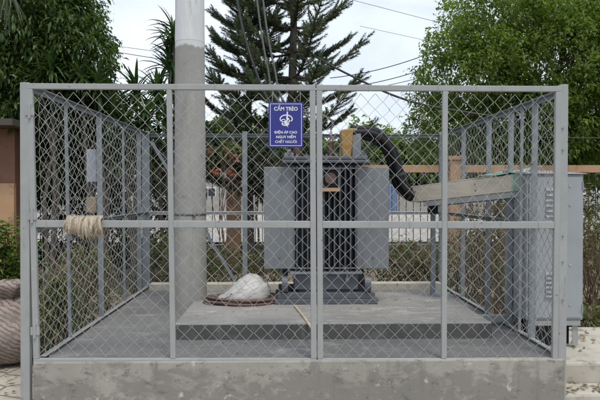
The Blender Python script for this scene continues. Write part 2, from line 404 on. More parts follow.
# ------------------------------------------------------------------ chain link
def chainlink(fn, width, height, pitch, vp, r, yoff, jit=.004, seed=0):
    """zigzag wires; fn(u, v, n) -> world with u, v in metres and n the offset off the plane"""
    rr = random.Random(seed); b = MB(); nw = int(width / pitch) + 1; ns = int(height / (vp / 2))
    sg = seed * 3.7
    for k in range(nw + 1):
        u0 = k * pitch - pitch * .25; zs_ = 1 if k % 2 else -1
        pts = []
        drift = rr.gauss(0, .003)
        def flush():
            if len(pts) > 1: b.tube(list(pts), r, 5, False)
            pts.clear()
        for j in range(ns + 1):
            v = min(height, j * vp / 2)
            sgn = 1 if (j + k) % 2 else -1
            u = u0 + sgn * pitch * .505 + drift + .015 * noise.noise(V((u0 * 1.5, v * 2.2, sg))) + rr.gauss(0, jit * .5)
            vv = v + .012 * noise.noise(V((u0 * 2 + 9, v * 2, sg))) + rr.gauss(0, jit * .4)
            if j == 0 or j == ns: vv = v
            uu = min(width, max(0, u))
            bow = .006 * noise.noise(V((u0, v, sg + 5)))
            pts.append(fn(uu, vv, sgn * r * 1.0 + bow))
        flush()
    return b

# front frame: four surveyed corners of the gate plane
TL, TR_, BL, BR = at(30.5, 83.5, FD), at(563, 86.3, FD), at(37.3, 364, FD), at(559.5, 364, FD)
def G(s, tt): return (BL.lerp(BR, s)).lerp(TL.lerp(TR_, s), tt)      # s across, tt up
Wf = (BR - BL).length; Hf = TL.z - BL.z
def s_of(px): 
    x = at(px, 225, FD).x; a = G(0, .5).x; c = G(1, .5).x; return (x - a) / (c - a)
pw = .041; pt = .032
def rail(b, s0, s1, tt, w=pw, y=0):
    p = G(s0, tt); q = G(s1, tt); p.y += y; q.y += y
    return b.bar(p, q, w, pt, (0, 0, 1))
def stile(b, s, t0, t1, w=pw, y=0):
    p = G(s, t0); q = G(s, t1); p.y += y; q.y += y
    return b.bar(p, q, w, pt, (1, 0, 0))
def gate(label, px0, px1, pxm, seed, right):
    s0, s1, sm = s_of(px0), s_of(px1), s_of(pxm)
    hw = pw / 2 / Wf; hh = pw / 2 / Hf
    root = thing('mesh_gate', label, 'gate', G((s0 + s1) / 2, 0), 'gates closing the front of the enclosure')
    b = MB()
    rail(b, s0, s1, 1 - hh); rail(b, s0, s1, hh)
    stile(b, s0 + hw, 2 * hh, 1 - 2 * hh); stile(b, s1 - hw, 2 * hh, 1 - 2 * hh)
    b.build('frame', M['paint'], root, bevel=.004)
    b = MB(); stile(b, sm, 2 * hh, 1 - 2 * hh, .038); b.build('stile', M['paint'], root, bevel=.004)
    b = MB(); tm = .5015
    rail(b, s0 + 2 * hw, sm - hw * .9, tm, .051); rail(b, sm + hw * .9, s1 - 2 * hw, tm, .051)
    b.build('middle_rail', M['paint'], root, bevel=.004)
    W = (s1 - s0) * Wf
    def fn(u, v, n):
        p = G(s0 + (s1 - s0) * u / W, v / Hf); p.y += .004 + n; return p
    cm = chainlink(fn, W, Hf - .012, .0505, .1055, .0021, 0, seed=seed)
    cm.build('wire_mesh', M['wire'], root, smooth=True)
    rr = random.Random(seed + 50)
    for k in range(7):
        ss = s0 + (s1 - s0) * (k + .5 + rr.uniform(-.2, .2)) / 7; 
        for tq, hh_ in ((tm, .0285), (1 - hh, .0235)):
            p = G(ss, tq); c = pt / 2 + .003; dx = rr.uniform(-.006, .006)
            b = MB(); b.tube([p + V((0, -c, -hh_)), p + V((dx, -c, 0)), p + V((dx, -c, hh_)), p + V((dx, c, hh_)), p + V((0, c, -hh_)), p + V((0, -c, -hh_))], .0014, 4); b.build('tie_wire', M['wire'], root)
    return root
gl = gate('left grey mesh gate leaf, with straw rags over its middle rail and blue sign', 30.7, 316.0, 171.3, 1, False)
gr_ = gate('right grey mesh gate leaf, in front of the black conduit and plinth end', 316.9, 559.0, 444.3, 2, True)
# hinges on the left leaf, latch plate on the right leaf
for tt in (.12, .53, .9):
    p = G(0, tt); b = MB(); b.tube([p + V((-.004, -.022, -.05)), p + V((-.004, -.022, .05))], .010, 10)
    b.box(p.x - .034, p.x + .03, p.y - .022, p.y - .016, p.z - .028, p.z + .028)
    b.build('hinge', M['paint'], gl)
p = G(s_of(318), 0)
b = MB(); b.box(p.x - .19, p.x + .21, p.y - .022, p.y - .017, p.z + .002, p.z + .022); b.build('latch_plate', M['paint'], gr_, bevel=.003)

# ------------------------------------------------------------------ side and back fences
ZT, ZM, ZB = CAMZ + .76, CAMZ - .235, SLAB + .03
def side_fence(name, label, x, posts, thin, sgn, seed, lean):
    """sgn: +1 when the flanges turn towards +x (into the enclosure)"""
    root = thing(name, label, 'fence', (x, (FD + BD) / 2, SLAB), 'mesh fences round the transformer')
    # rails
    for nm, z in (('top_rail', ZT), ('middle_rail', ZM), ('bottom_rail', ZB)):
        b = MB()
        xo = lean * (z - SLAB) if nm != 'bottom_rail' else 0
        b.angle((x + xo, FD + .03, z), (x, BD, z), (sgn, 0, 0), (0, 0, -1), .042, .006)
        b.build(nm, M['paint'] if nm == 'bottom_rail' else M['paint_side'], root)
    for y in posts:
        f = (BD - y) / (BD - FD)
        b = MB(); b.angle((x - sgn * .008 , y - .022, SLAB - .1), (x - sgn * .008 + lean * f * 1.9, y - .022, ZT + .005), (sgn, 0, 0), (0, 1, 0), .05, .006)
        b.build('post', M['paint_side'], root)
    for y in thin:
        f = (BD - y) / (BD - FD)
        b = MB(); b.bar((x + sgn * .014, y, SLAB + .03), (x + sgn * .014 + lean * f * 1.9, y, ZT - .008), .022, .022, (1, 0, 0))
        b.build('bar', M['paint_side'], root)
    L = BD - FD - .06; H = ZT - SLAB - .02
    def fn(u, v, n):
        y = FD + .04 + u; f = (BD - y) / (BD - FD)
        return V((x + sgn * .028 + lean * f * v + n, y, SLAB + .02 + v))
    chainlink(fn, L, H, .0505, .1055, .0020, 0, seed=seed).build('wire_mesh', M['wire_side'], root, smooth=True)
    return root
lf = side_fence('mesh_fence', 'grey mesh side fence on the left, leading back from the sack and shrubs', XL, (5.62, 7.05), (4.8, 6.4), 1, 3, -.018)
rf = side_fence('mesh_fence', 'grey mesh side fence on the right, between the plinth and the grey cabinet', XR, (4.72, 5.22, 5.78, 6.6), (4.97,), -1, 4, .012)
# front corner posts belong to the side fences
b = MB(); b.bar(at(30.2, 420, FD) + V((-.03, .01, 0)), at(25.3, 82.6, FD) + V((0, .01, 0)), .066, .05, (1, 0, 0))
b.build('corner_post', M['paint'], lf, bevel=.005)
b = MB(); b.bar(at(561.0, 420, FD) + V((.0, .01, 0)), at(563.6, 84.6, FD) + V((0, .01, 0)), .060, .05, (1, 0, 0))
cp = b.build('corner_post', M['paint'], rf, bevel=.005)
for py in (128, 150, 236, 262, 300):
    p = at(563, py, FD - .02); b = MB(); b.tube([p + V((.0, .015, 0)), p + V((0, -.006, 0))], .006, 8); b.build('bolt', M['paint_side'], cp)
bx0, bx1 = XL, XR
bf = thing('mesh_fence', 'grey mesh back fence with a diagonal brace, behind the concrete pole and transformer', 'fence', (0, BD, SLAB), 'mesh fences round the transformer')
for nm, z in (('top_rail', ZT - .01), ('middle_rail', ZM), ('bottom_rail', SLAB + .03)):
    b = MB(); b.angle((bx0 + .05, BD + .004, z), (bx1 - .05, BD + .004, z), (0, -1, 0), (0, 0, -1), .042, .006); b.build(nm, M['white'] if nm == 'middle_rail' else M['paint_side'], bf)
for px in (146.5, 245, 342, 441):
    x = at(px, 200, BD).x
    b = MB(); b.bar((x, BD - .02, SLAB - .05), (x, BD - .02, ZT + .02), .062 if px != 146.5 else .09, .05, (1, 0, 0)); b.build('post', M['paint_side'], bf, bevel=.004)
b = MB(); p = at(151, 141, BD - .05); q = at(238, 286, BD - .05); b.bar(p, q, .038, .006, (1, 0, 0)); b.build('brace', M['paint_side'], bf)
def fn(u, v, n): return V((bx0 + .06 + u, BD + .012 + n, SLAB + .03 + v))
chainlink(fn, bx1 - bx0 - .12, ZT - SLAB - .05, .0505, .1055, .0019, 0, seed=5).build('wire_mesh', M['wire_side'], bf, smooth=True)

# ------------------------------------------------------------------ warning sign
def text_mesh(body, width, cap, cx, cz, y, off=.02):
    cu = bpy.data.curves.new('lettering', 'FONT'); cu.body = body; cu.align_x = 'CENTER'; cu.align_y = 'CENTER'
    cu.extrude = .012; cu.offset = off; cu.resolution_u = 3
    o = bpy.data.objects.new('lettering', cu); COL.objects.link(o)
    bpy.context.view_layer.update()
    dg = bpy.context.evaluated_depsgraph_get(); me = bpy.data.meshes.new_from_object(o.evaluated_get(dg))
    vsx = [v.co.copy() for v in me.vertices]; fs = [tuple(p.vertices) for p in me.polygons]
    bpy.data.objects.remove(o); bpy.data.meshes.remove(me)
    x0 = min(v.x for v in vsx); x1 = max(v.x for v in vsx)
    sx = width / (x1 - x0); sy = cap / .70
    b = MB(); b.add([(cx + (v.x - (x0 + x1) / 2) * sx, y - v.z * .05, cz + v.y * sy) for v in vsx], fs)
    return b
SY = FD - .024
def sp(px, py): return at(px, py, SY)
s0 = sp(268.6, 147.3); s1 = sp(303.2, 102.2)
scx = (s0.x + s1.x) / 2
sg = thing('warning_sign', 'blue high voltage warning sign with white skull wired to the gate', 'sign', (scx, SY, s0.z))
b = MB(); b.box(s0.x, s1.x, SY, SY + .003, s0.z, s1.z); b.build('panel', M['sign_blue'], sg)
b = MB(); i = .011; lw = .0032
x0, x1, z0, z1 = s0.x + i, s1.x - i, s0.z + i, s1.z - i
y0, y1 = SY - .0012, SY
b.box(x0, x1, y0, y1, z1 - lw, z1); b.box(x0, x1, y0, y1, z0, z0 + lw); b.box(x0, x0 + lw, y0, y1, z0 + lw, z1 - lw); b.box(x1 - lw, x1, y0, y1, z0 + lw, z1 - lw)
b.build('border', M['sign_white'], sg)
for body, py, wd, cap in (('C\u1ea4M TR\u00c8O', 109.0, .170, .026), ('DI\u1ec6N \u00c1P CAO', 132.4, .160, .0175), ('NGUY HI\u1ec2M', 137.1, .140, .0175), ('CH\u1ebeT NG\u01af\u1edcI', 141.9, .155, .0175)):
    p = sp(286, py); text_mesh(body, wd, cap, scx, p.z, SY - .0012, .012 if body[0] == 'C' and len(body) > 8 else .02).build('lettering', M['sign_white'], sg)
p = sp(286, 132.4); b = MB(); b.box(scx - .0845, scx - .0735, SY - .0022, SY - .0014, p.z - .0018, p.z + .0018); b.build('letter_bar', M['sign_white'], sg)
def ringpoly(b, cx, cz, rx, rz, w, a0, a1, y0, y1, n=26):
    for k in range(n):
        a = R(a0 + (a1 - a0) * k / n); c = R(a0 + (a1 - a0) * (k + 1) / n)
        b.prism([(cx + rx * math.cos(a), cz + rz * math.sin(a)), (cx + rx * math.cos(c), cz + rz * math.sin(c)), (cx + (rx - w) * math.cos(c), cz + (rz - w) * math.sin(c)), (cx + (rx - w) * math.cos(a), cz + (rz - w) * math.sin(a))], y0, y1)
b = MB(); c = sp(286.2, 119.5); cx, cz = c.x, c.z
ringpoly(b, cx, cz + .004, .047, .032, .0075, -35, 215, y0, y1)          # cranium
ringpoly(b, cx - .020, cz - .008, .016, .012, .006, 0, 360, y0, y1, 16)     # eye sockets
ringpoly(b, cx + .014, cz - .010, .015, .011, .006, 0, 360, y0, y1, 16)
ringpoly(b, cx - .006, cz - .030, .027, .016, .007, 150, 390, y0, y1, 16)     # jaw
for k in range(4): b.box(cx - .024 + k * .0105, cx - .020 + k * .0105, y0, y1, cz - .036, cz - .024)   # teeth
b.build('skull_emblem', M['sign_white'], sg)
b = MB(); y2 = y0 - .001
b.prism([(cx + .004, cz + .058), (cx + .013, cz + .056), (cx + .012, cz + .012), (cx + .022, cz + .010), (cx + .002, cz - .022), (cx + .014, cz - .026), (cx + .006, cz - .036), (cx + .016, cz - .058), (cx - .008, cz - .034), (cx - .012, cz - .018), (cx + .008, cz - .002), (cx + .000, cz + .002)][::-1], y2, y0 - .0001)
b.build('lightning_bolt', M['sign_white'], sg)
for px in (272, 286, 300):
    p = sp(px, 102.5); q = sp(px + .6, 92); b = MB(); b.tube([p + V((0, .002, -.01)), q + V((0, .008, 0)), q + V((0, .03, .01))], .0016, 5); b.build('tie_wire', M['wire'], sg)

# ------------------------------------------------------------------ utility pole
PD = 5.95; pb = at(190.5, 298, PD); pxc = pb.x
def prad(z): return .166 - (z - PZ) * .0072
zs = [SLAB - .1, 1.40, 1.43, 1.47, 1.5, 3.14]
ZW = at(190, 43, PD).z
pole = thing('utility_pole', 'thick round concrete utility pole with whitewashed upper shaft inside the enclosure', 'utility pole', (pxc, PD, PZ))
b = MB(); b.lathe((pxc, PD, 0), [(prad(z), z) for z in (SLAB - .05, .8, 1.1, 1.4, 1.9, 2.5, ZW)], 48)
b.build('shaft', M['pole'], pole, smooth=True)
b = MB(); b.lathe((pxc, PD, 0), [(prad(ZW) + .0015, ZW), (prad(6) , 6), (prad(8.5), 8.5)], 48); b.build('painted_shaft', M['polewhite'], pole, smooth=True)
zq = at(190, 214, PD).z
b = MB(); b.lathe((pxc, PD, 0), [(prad(zq) + .002, zq - .012), (prad(zq) + .004, zq - .011), (prad(zq) + .004, zq + .011), (prad(zq) + .002, zq + .012)], 48)
b.box(pxc + .05, pxc + .085, PD - prad(zq) - .012, PD - prad(zq) + .01, zq - .016, zq + .016)
b.build('steel_strap', M['hinge'], pole, smooth=True)
b = MB(); b.box(pxc - .9, pxc + 1.3, PD - .22, PD - .13, 7.7, 7.8); b.build('crossarm', M['paint_side'], pole)

# ------------------------------------------------------------------ transformer
TX = (at(264, 220, 5.62).x + at(388.5, 220, 5.62).x) / 2
TF = 5.60                                        # front plane of the fins
def tz(py, d=TF): return at(326, py, d).z
tr = thing('power_transformer', 'dark grey finned power transformer on the cement plinth', 'transformer', (TX, 6.0, PZ))
zt, zb = tz(163), tz(272)
hw = .335
b = MB(); b.box(TX - hw + .03, TX + hw - .03, TF + .2, TF + .62, zb, zt); b.build('tank', M['tank'], tr, bevel=.008)
# corrugated front and rear wall: deep vertical folds as one sheet
def folds(y_in, y_out):
    b = MB(); n = 12; st = (2 * hw - .05) / n
    for k in range(n):
        x = TX - hw + .025 + st * (k + .5)
        a, c = (y_out, y_in) if y_out < y_in else (y_in, y_out)
        b.box(x - .008, x + .008, a, c, zb + .02, zt - .03)
    return b
folds(TF + .2, TF).build('front_fins', M['fin'], tr, bevel=.005)
folds(TF + .62, TF + .80).build('rear_fins', M['fin'], tr, bevel=.005)
for z in (zt - .05, zb + .035):
    b = MB(); b.tube([(TX - hw + .02, TF + .012, z), (TX + hw - .02, TF + .012, z)], .006, 6); b.build('fin_rod', M['radiator'], tr)
xl0, xl1 = at(264, 220, TF + .1).x, TX - hw + .035; xr1 = at(388.5, 220, TF + .1).x; xr0 = TX + hw - .035
zr0, zr1 = tz(268.5, TF + .1), tz(167, TF + .1)
for nm, a, c in (('radiator', xl0, xl1), ('radiator', xr0, xr1)):
    r_ = None
    b = MB(); b.box(a, c, TF + .07, TF + .088, zr0, zr1); r_ = b.build(nm, M['radiator'], tr, bevel=.006)
    b = MB()
    for k in range(1, 9): b.box(a, c, TF + .07 + k * .075, TF + .088 + k * .075, zr0, zr1)
    b.build('rear_panel', M['radiator'], r_, bevel=.005)
    b = MB(); xm = (a + c) / 2
    b.tube([(xm, TF + .06, zr1 - .12), (xm, TF + .70, zr1 - .12)], .012, 8); b.build('header_pipe', M['radiator'], r_)
    b = MB(); b.tube([(xm, TF + .06, zr0 + .12), (xm, TF + .70, zr0 + .12)], .012, 8); b.build('header_pipe', M['radiator'], r_)
# top flange / lid
b = MB(); b.box(TX - .42, TX + .42, TF - .015, TF + .78, zt, zt + .03); b.box(TX - .40, TX + .40, TF + .0, TF + .76, zt + .034, zt + .065)
b.build('lid', M['tank'], tr, bevel=.006)
for k in range(9):
    b = MB(); x = TX - .38 + k * .095; b.lathe((x, TF + .015, zt + .062), [(.014, 0), (.014, .012), (.007, .013), (.007, .028)], 6); b.build('lid_bolt', M['radiator'], tr)
# bottom
b = MB(); b.box(TX - hw - .01, TX + hw + .01, TF + .01, TF + .78, zb - .025, zb); b.build('bottom_flange', M['radiator'], tr, bevel=.004)
zb2 = tz(291)
b = MB(); b.box(TX - hw + .02, TX + hw - .02, TF + .06, TF + .70, zb2, zb - .025); b.build('lower_tank', M['tank'], tr, bevel=.01)
b = MB()
for y in (TF + .0, TF + .52):
    b.box(TX - .50, TX + .50, y, y + .10, PZ + .001, PZ + .05); b.box(TX - .47, TX + .47, y + .015, y + .085, PZ + .05, PZ + .11)
b.build('base_channel', M['tank'], tr, bevel=.006)
b = MB(); b.box(TX - .26, TX + .26, TF + .10, TF + .66, PZ + .02, zb2); b.build('skid', M['tank'], tr, bevel=.01)
for x in (TX - .40, TX + .40):
    for y in (TF + .05, TF + .57):
        b = MB(); b.tube([(x - .03, y, PZ + .19), (x + .03, y, PZ + .19)], .08, 20); b.build('wheel', M['tank'], tr, bevel=.004)
for x in (TX - .36, TX + .36):
    b = MB(); b.prism([(x - .03, zt + .065), (x + .03, zt + .065), (x + .02, zt + .12), (x - .02, zt + .12)], TF + .08, TF + .092); b.build('lifting_lug', M['tank'], tr)
vz = zb - .07
b = MB(); b.tube([(TX + .2, TF + .06, vz), (TX + .2, TF - .02, vz)], .02, 12); b.tube([(TX + .2, TF - .005, vz - .03), (TX + .2, TF - .005, vz + .045)], .012, 8); b.build('drain_valve', M['hinge'], tr)
for k in range(8):
    x = TX - hw + .04 + k * (2 * hw - .08) / 7; b = MB(); b.lathe((x, TF + .035, zb), [(.012, 0), (.012, .01), (.006, .011), (.006, .022)], 6); b.build('flange_bolt', M['radiator'], tr)
# gauge box with recessed window
g0, g1 = at(321, 191, TF - .03), at(340, 167.5, TF - .03)
gx = b = MB(); yb = TF - .05; fw = .02
b.box(g0.x, g1.x, yb, TF - .005, g1.z - fw, g1.z); b.box(g0.x, g1.x, yb, TF - .005, g0.z, g0.z + fw)
b.box(g0.x, g0.x + fw, yb, TF - .005, g0.z + fw, g1.z - fw); b.box(g1.x - fw, g1.x, yb, TF - .005, g0.z + fw, g1.z - fw)
gb = b.build('gauge_box', M['tank'], tr)
b = MB(); b.box(g0.x + fw, g1.x - fw, TF - .018, TF - .004, g0.z + fw, g1.z - fw); b.build('recess', M['black'], gb)
b = MB(); c = (g0 + g1) / 2; b.tube([(c.x, TF - .018, c.z + .01), (c.x, TF - .032, c.z + .01)], .055, 20); b.build('dial', M['porcelain'], gb)
b = MB(); b.box(g0.x + .004, g1.x - .004, yb - .012, yb - .001, g0.z - .004, g0.z + .03); b.build('sill', M['tan'], gb)
# bushings on the lid
zl = zt + .065
hv = []
for px in (297, 313, 331):
    x = at(px, 150, TF + .35).x
    prof = [(.05, 0), (.05, .02), (.03, .03)]
    for k in range(5): prof += [(.045, .035 + k * .032), (.028, .05 + k * .032)]
    prof += [(.016, .2), (.012, .24)]
    b = MB(); b.lathe((x, TF + .35, zl), prof, 18); q = b.build('bushing', M['porcelain'], tr, smooth=True)
    b = MB(); b.lathe((x, TF + .35, zl + .24), [(.014, 0), (.014, .035), (.006, .036), (.006, .06)], 8); b.build('terminal', M['wire'], q)
    hv.append(V((x, TF + .35, zl + .29)))
p0 = at(340.5, 156, TF + .25); p1 = at(352, 128.5, TF + .25)
b = MB(); b.hexa([(p0.x + .012, TF + .18, zl), (p1.x - .014, TF + .18, zl), (p1.x - .014, TF + .33, zl), (p0.x + .012, TF + .33, zl),
                  (p0.x - .005, TF + .17, p1.z - .02), (p1.x + .01, TF + .17, p1.z), (p1.x + .01, TF + .34, p1.z), (p0.x - .005, TF + .34, p1.z - .02)])
b.box(p1.x - .03, p1.x + .05, TF + .19, TF + .32, p1.z - .05, p1.z - .003)
b.build('terminal_cover', M['ochre'], tr, bevel=.015)
b = MB(); b.box(p1.x - .005, p1.x + .085, TF + .19, TF + .33, zl, p1.z - .055); b.build('cable_box', M['radiator'], tr, bevel=.008)
b = MB(); b.lathe((TX + .14 - .5, TF + .3, zl), [(.05, 0), (.05, .05), (.02, .06), (.02, .09)], 14); b.build('filler_cap', M['radiator'], tr, smooth=True)

# ------------------------------------------------------------------ black conduit bundle
cd = thing('cable_conduit', 'thick black conduit bundle arching from transformer lid down to the beige tray', 'conduit', at(357, 135, TF + .26))
path = [(352, 133), (360, 133), (368, 133.5), (376, 136), (383, 141.5), (389, 149), (393, 158), (395.5, 168), (398, 178), (402, 187), (409, 193.5), (418, 196), (430, 196)]
pts = []
for i, q in enumerate(path):
    d = 5.86 + .22 * i / (len(path) - 1); pts.append(at(q[0], q[1], d))
def smooth_path(p, k=4):
    out = []
    for i in range(len(p) - 1):
        a = p[max(i - 1, 0)]; b_ = p[i]; c = p[i + 1]; d = p[min(i + 2, len(p) - 1)]
        for j in range(k):
            f = j / k
            out.append(.5 * ((2 * b_) + (c - a) * f + (2 * a - 5 * b_ + 4 * c - d) * f * f + (3 * b_ - a - 3 * c + d) * f ** 3))
    out.append(p[-1]); return out
sp_ = smooth_path(pts, 5)
for k, (dn, dy) in enumerate(((.040, 0), (-.040, .0), (0, -.047), (.01, .05))):
    q = []
    for i, p in enumerate(sp_):
        d = (sp_[min(i + 1, len(sp_) - 1)] - sp_[max(i - 1, 0)]).normalized(); nrm = V((-d.z, 0, d.x)).normalized()
        fade = 1 if i < len(sp_) - 10 else .55 + .45 * (len(sp_) - 1 - i) / 10
        q.append(p + nrm * dn * fade + V((0, dy, 0)))
    b = MB(); b.tube(q, .036, 12); b.build('duct', M['black'], cd, smooth=True)
for i in (16, 38, 50):
    p = sp_[i]; d = (sp_[i + 1] - sp_[i - 1]).normalized()
    b = MB(); b.tube([p - d * .012, p + d * .012], .088 if i < 45 else .078, 20); b.build('strap', M['blackwire'], cd)

# ------------------------------------------------------------------ cable tray
A = at(421, 195, 6.08); B = at(529.5, 182, 5.15)
ax = (B - A).normalized(); sd = V((-ax.y, ax.x, 0)).normalized(); up = ax.cross(sd) if ax.cross(sd).z > 0 else sd.cross(ax)
tray = thing('cable_tray', 'weathered beige sloping cable tray running from the conduit to the grey cabinet', 'cable tray', A)
b = MB()
for off in (-.13, .13):
    b.bar(A + sd * off, B + sd * off, .018, .150, sd)
b.build('side_board', M['tray'], tray, bevel=.003)
b = MB(); b.bar(A - up * .06, B - up * .06, .24, .012, sd); b.build('bottom_board', M['tray'], tray)
b = MB(); b.bar(A + up * .084, A.lerp(B, .8) + up * .084, .275, .012, sd); b.build('top_board', M['tray'], tray)
b = MB(); b.bar(A + ax * .001 - sd * .119, A + ax * .001 + sd * .119, .02, .146, ax); b.build('end_board', M['tray'], tray)
b = MB(); b.angle(A + ax * .12 - sd * .13 - up * .079, B - ax * .02 - sd * .13 - up * .079, sd, -up, .05, .006); b.angle(A + ax * .12 + sd * .13 - up * .079, B + sd * .13 - up * .079, -sd, -up, .05, .006)
b.build('support_rail', M['paint'], tray)
for k in range(3):
    for w_ in (-.03, .03):
        p = A + ax * (.04 + k * .35) - sd * .139 + up * w_
        b = MB(); b.tube([p + sd * .004, p - sd * .004], .008, 8); b.build('nail', M['hinge'], tray)
# green sheet over the far end, one corner bent down
m_ = MB(); vs_ = []
C = A.lerp(B, .62); nu, nv = 8, 6
for i in range(nu + 1):
    for j in range(nv + 1):
        f = i / nu; g = j / nv
        p = C.lerp(B + ax * .03, f) + sd * (-.16 + .36 * g) + up * (.094 + .05 * g + .008 * math.sin(f * 9))
        if f > .8 and g < .2: p -= up * .05 * (f - .8) / .2
        vs_.append(p)
m_.add(vs_, [(i * (nv + 1) + j, (i + 1) * (nv + 1) + j, (i + 1) * (nv + 1) + j + 1, i * (nv + 1) + j + 1) for i in range(nu) for j in range(nv)])
g_ = m_.build('cover_sheet', M['greensheet'], tray, smooth=True); sm = g_.modifiers.new('thick', 'SOLIDIFY'); sm.thickness = .004
b = MB(); b.bar(B - sd * .145 + ax * .012 + up * .08, B + sd * .145 + ax * .012 + up * .08, .012, .01, ax)
b.bar(B - ax * .09 - sd * .145 - up * .0, B + ax * .01 - sd * .145 - up * .0, .155, .006, up); b.build('end_cap', M['greensheet'], tray)
p = at(433, 230, 6.08)
b = MB(); b.bar((p.x, 6.08, PZ + .001), (p.x, 6.08, A.z - .07), .045, .045); b.box(p.x - .06, p.x + .06, 6.02, 6.14, PZ, PZ + .008); b.build('post', M['paint_side'], tray, bevel=.003)
p = at(432, 205, 6.06); b = MB(); b.box(p.x - .05, p.x + .05, 5.99, 6.05, p.z - .09, p.z + .07); b.build('junction_box', M['black'], tray, bevel=.01)

# ------------------------------------------------------------------ cabinet
LZ0 = SLAB - .12
CF = 4.92; cx0, cx1 = at(526.5, 240, CF).x, at(583.2, 240, CF).x
cz0, cz1 = at(560, 320, CF).z, at(560, 174.5, CF).z
cab = thing('electrical_cabinet', 'grey steel electrical cabinet with louvres standing outside the right fence', 'cabinet', ((cx0 + cx1) / 2, CF + .25, cz0 - .25))
b = MB(); b.box(cx0, cx1, CF, CF + .5, cz0, cz1); b.build('body', M['cabinet'], cab, bevel=.006)
b = MB(); b.hexa([(cx0 - .02, CF - .025, cz1 + .002), (cx1 + .02, CF - .025, cz1 + .002), (cx1 + .02, CF + .52, cz1 + .002), (cx0 - .02, CF + .52, cz1 + .002),
                  (cx0 - .02, CF - .025, cz1 + .018), (cx1 + .02, CF - .025, cz1 + .008), (cx1 + .02, CF + .52, cz1 + .05), (cx0 - .02, CF + .52, cz1 + .06)])
b.build('roof', M['cabinet'], cab, bevel=.003)
b = MB(); b.box(cx0 + .018, cx1 - .018, CF - .014, CF - .002, cz0 + .02, cz1 - .02); dr = b.build('door', M['cabinet'], cab, bevel=.004)
lx0, lx1 = at(545, 200, CF).x, at(566, 200, CF).x
for (ya, yb_, n) in ((187, 224, 7), (271, 298, 6)):
    b = MB()
    for k in range(n):
        z = at(550, ya + (yb_ - ya) * (k + .5) / n, CF).z
        b.hexa([(lx0, CF - .03, z - .010), (lx1, CF - .03, z - .010), (lx1, CF - .012, z - .010), (lx0, CF - .012, z - .010),
                (lx0, CF - .016, z + .014), (lx1, CF - .016, z + .014), (lx1, CF - .012, z + .014), (lx0, CF - .012, z + .014)])
    b.build('louvre', M['cabinet_dark'], dr)
for py in (186, 205, 265, 305):
    p = at(570, py, CF - .014); b = MB(); b.tube([p + V((0, .003, 0)), p + V((0, -.006, 0))], .009, 8); b.build('rivet', M['wire'], dr)
for z in (cz1 - .1, cz0 + .1):
    b = MB(); b.tube([(cx1 - .013, CF - .012, z - .035), (cx1 - .013, CF - .012, z + .035)], .009, 8); b.build('hinge', M['cabinet_dark'], dr)
p = at(479, 319, 5.25); q = at(529, 319, 5.25)
b = MB(); b.angle((p.x, 5.25, p.z + .03), (q.x + .1, 5.25, p.z + .03), (0, 1, 0), (0, 0, -1), .06, .006); b.build('outrigger_bar', M['paint'], cab)
b = MB(); xx = at(520, 319, 5.3).x; b.bar((xx, 5.285, LZ0), (xx, 5.285, p.z - .03), .04, .04); b.build('outrigger_leg', M['paint_side'], cab)
for x in (cx0 + .025, cx1 - .03):
    for y in (CF + .02, CF + .46):
        b = MB(); b.angle((x, y, cz0 - .225), (x, y, cz0), (1 if x < 2.2 else -1, 0, 0), (0, 1, 0), .05, .006); b.build('leg', M['paint'], cab)
b = MB(); b.box(cx0 + .08, cx1 - .08, CF + .08, CF + .42, cz0 - .225, cz0 - .003); b.build('shade_block', M['black'], cab)  # black block standing in for the shade beneath the cabinet
b = MB(); b.angle((cx0 + .02, CF + .0, cz0 - .003), (cx1 - .02, CF + .0, cz0 - .003), (0, 1, 0), (0, 0, -1), .045, .006)
b.build('stand_frame', M['paint'], cab)

# concrete ledges on the right
LZ = SLAB - .12
b = MB(); b.box(XR + .02, XR + 1.5, 4.5, 5.72, 0, LZ); tag(b.build('concrete_ledge', M['dirt'], origin=(XR + .7, 5.1, 0), bevel=.02), 'pale concrete ledge the grey cabinet stands on', 'ledge')
b = MB(); b.box(XR + .02, XR + 1.3, 4.24, 4.496, 0, LZ - .15); tag(b.build('concrete_step', M['dirt'], origin=(XR + .6, 4.37, 0), bevel=.025), 'lower rough concrete step in front of the cabinet ledge', 'step')

# ------------------------------------------------------------------ loose things on the plinth
def blob(fn, nu=48, nv=28):
    b = MB(); vs = []
    for j in range(nv + 1):
        for i in range(nu):
            vs.append(fn(2 * math.pi * i / nu, -math.pi / 2 + math.pi * j / nv))
    fs = [(j * nu + i, j * nu + (i + 1) % nu, (j + 1) * nu + (i + 1) % nu, (j + 1) * nu + i) for j in range(nv) for i in range(nu)]
    return b.add(vs, fs)
bc = at(241, 300, 5.72)
def bagf(a, e):
    ce = abs(math.cos(e)) ** .8; s = max(0, math.sin(e))
    x = .275 * math.cos(a) * ce; y = .18 * math.sin(a) * ce
    lf_ = min(1, max(0, (x + .25) / .24)); lf_ = lf_ * lf_ * (3 - 2 * lf_)
    prof = .055 + .185 * lf_
    cr_ = V((x * 7, y * 7, s * 3))
    n = noise.noise(cr_) * .030 + abs(noise.noise(cr_ * 2.0)) * .040 - abs(noise.noise(cr_ * 4.1)) * .018 + noise.noise(cr_ * 9) * .005
    h = prof * s ** .6 * (1 - .2 * abs(y) / .18) + (n * min(1, s * 3))
    return (bc.x + x + .05 * s + n * .5, 5.76 + y + n * .6, PZ + .012 + max(0, h))
bag = blob(bagf).build('white_bag', M['bag'], origin=(bc.x, 5.76, PZ), smooth=True)
tag(bag, 'crumpled white bag lying on a coil of brown cord beside the transformer', 'bag')
b = MB()
pts = []
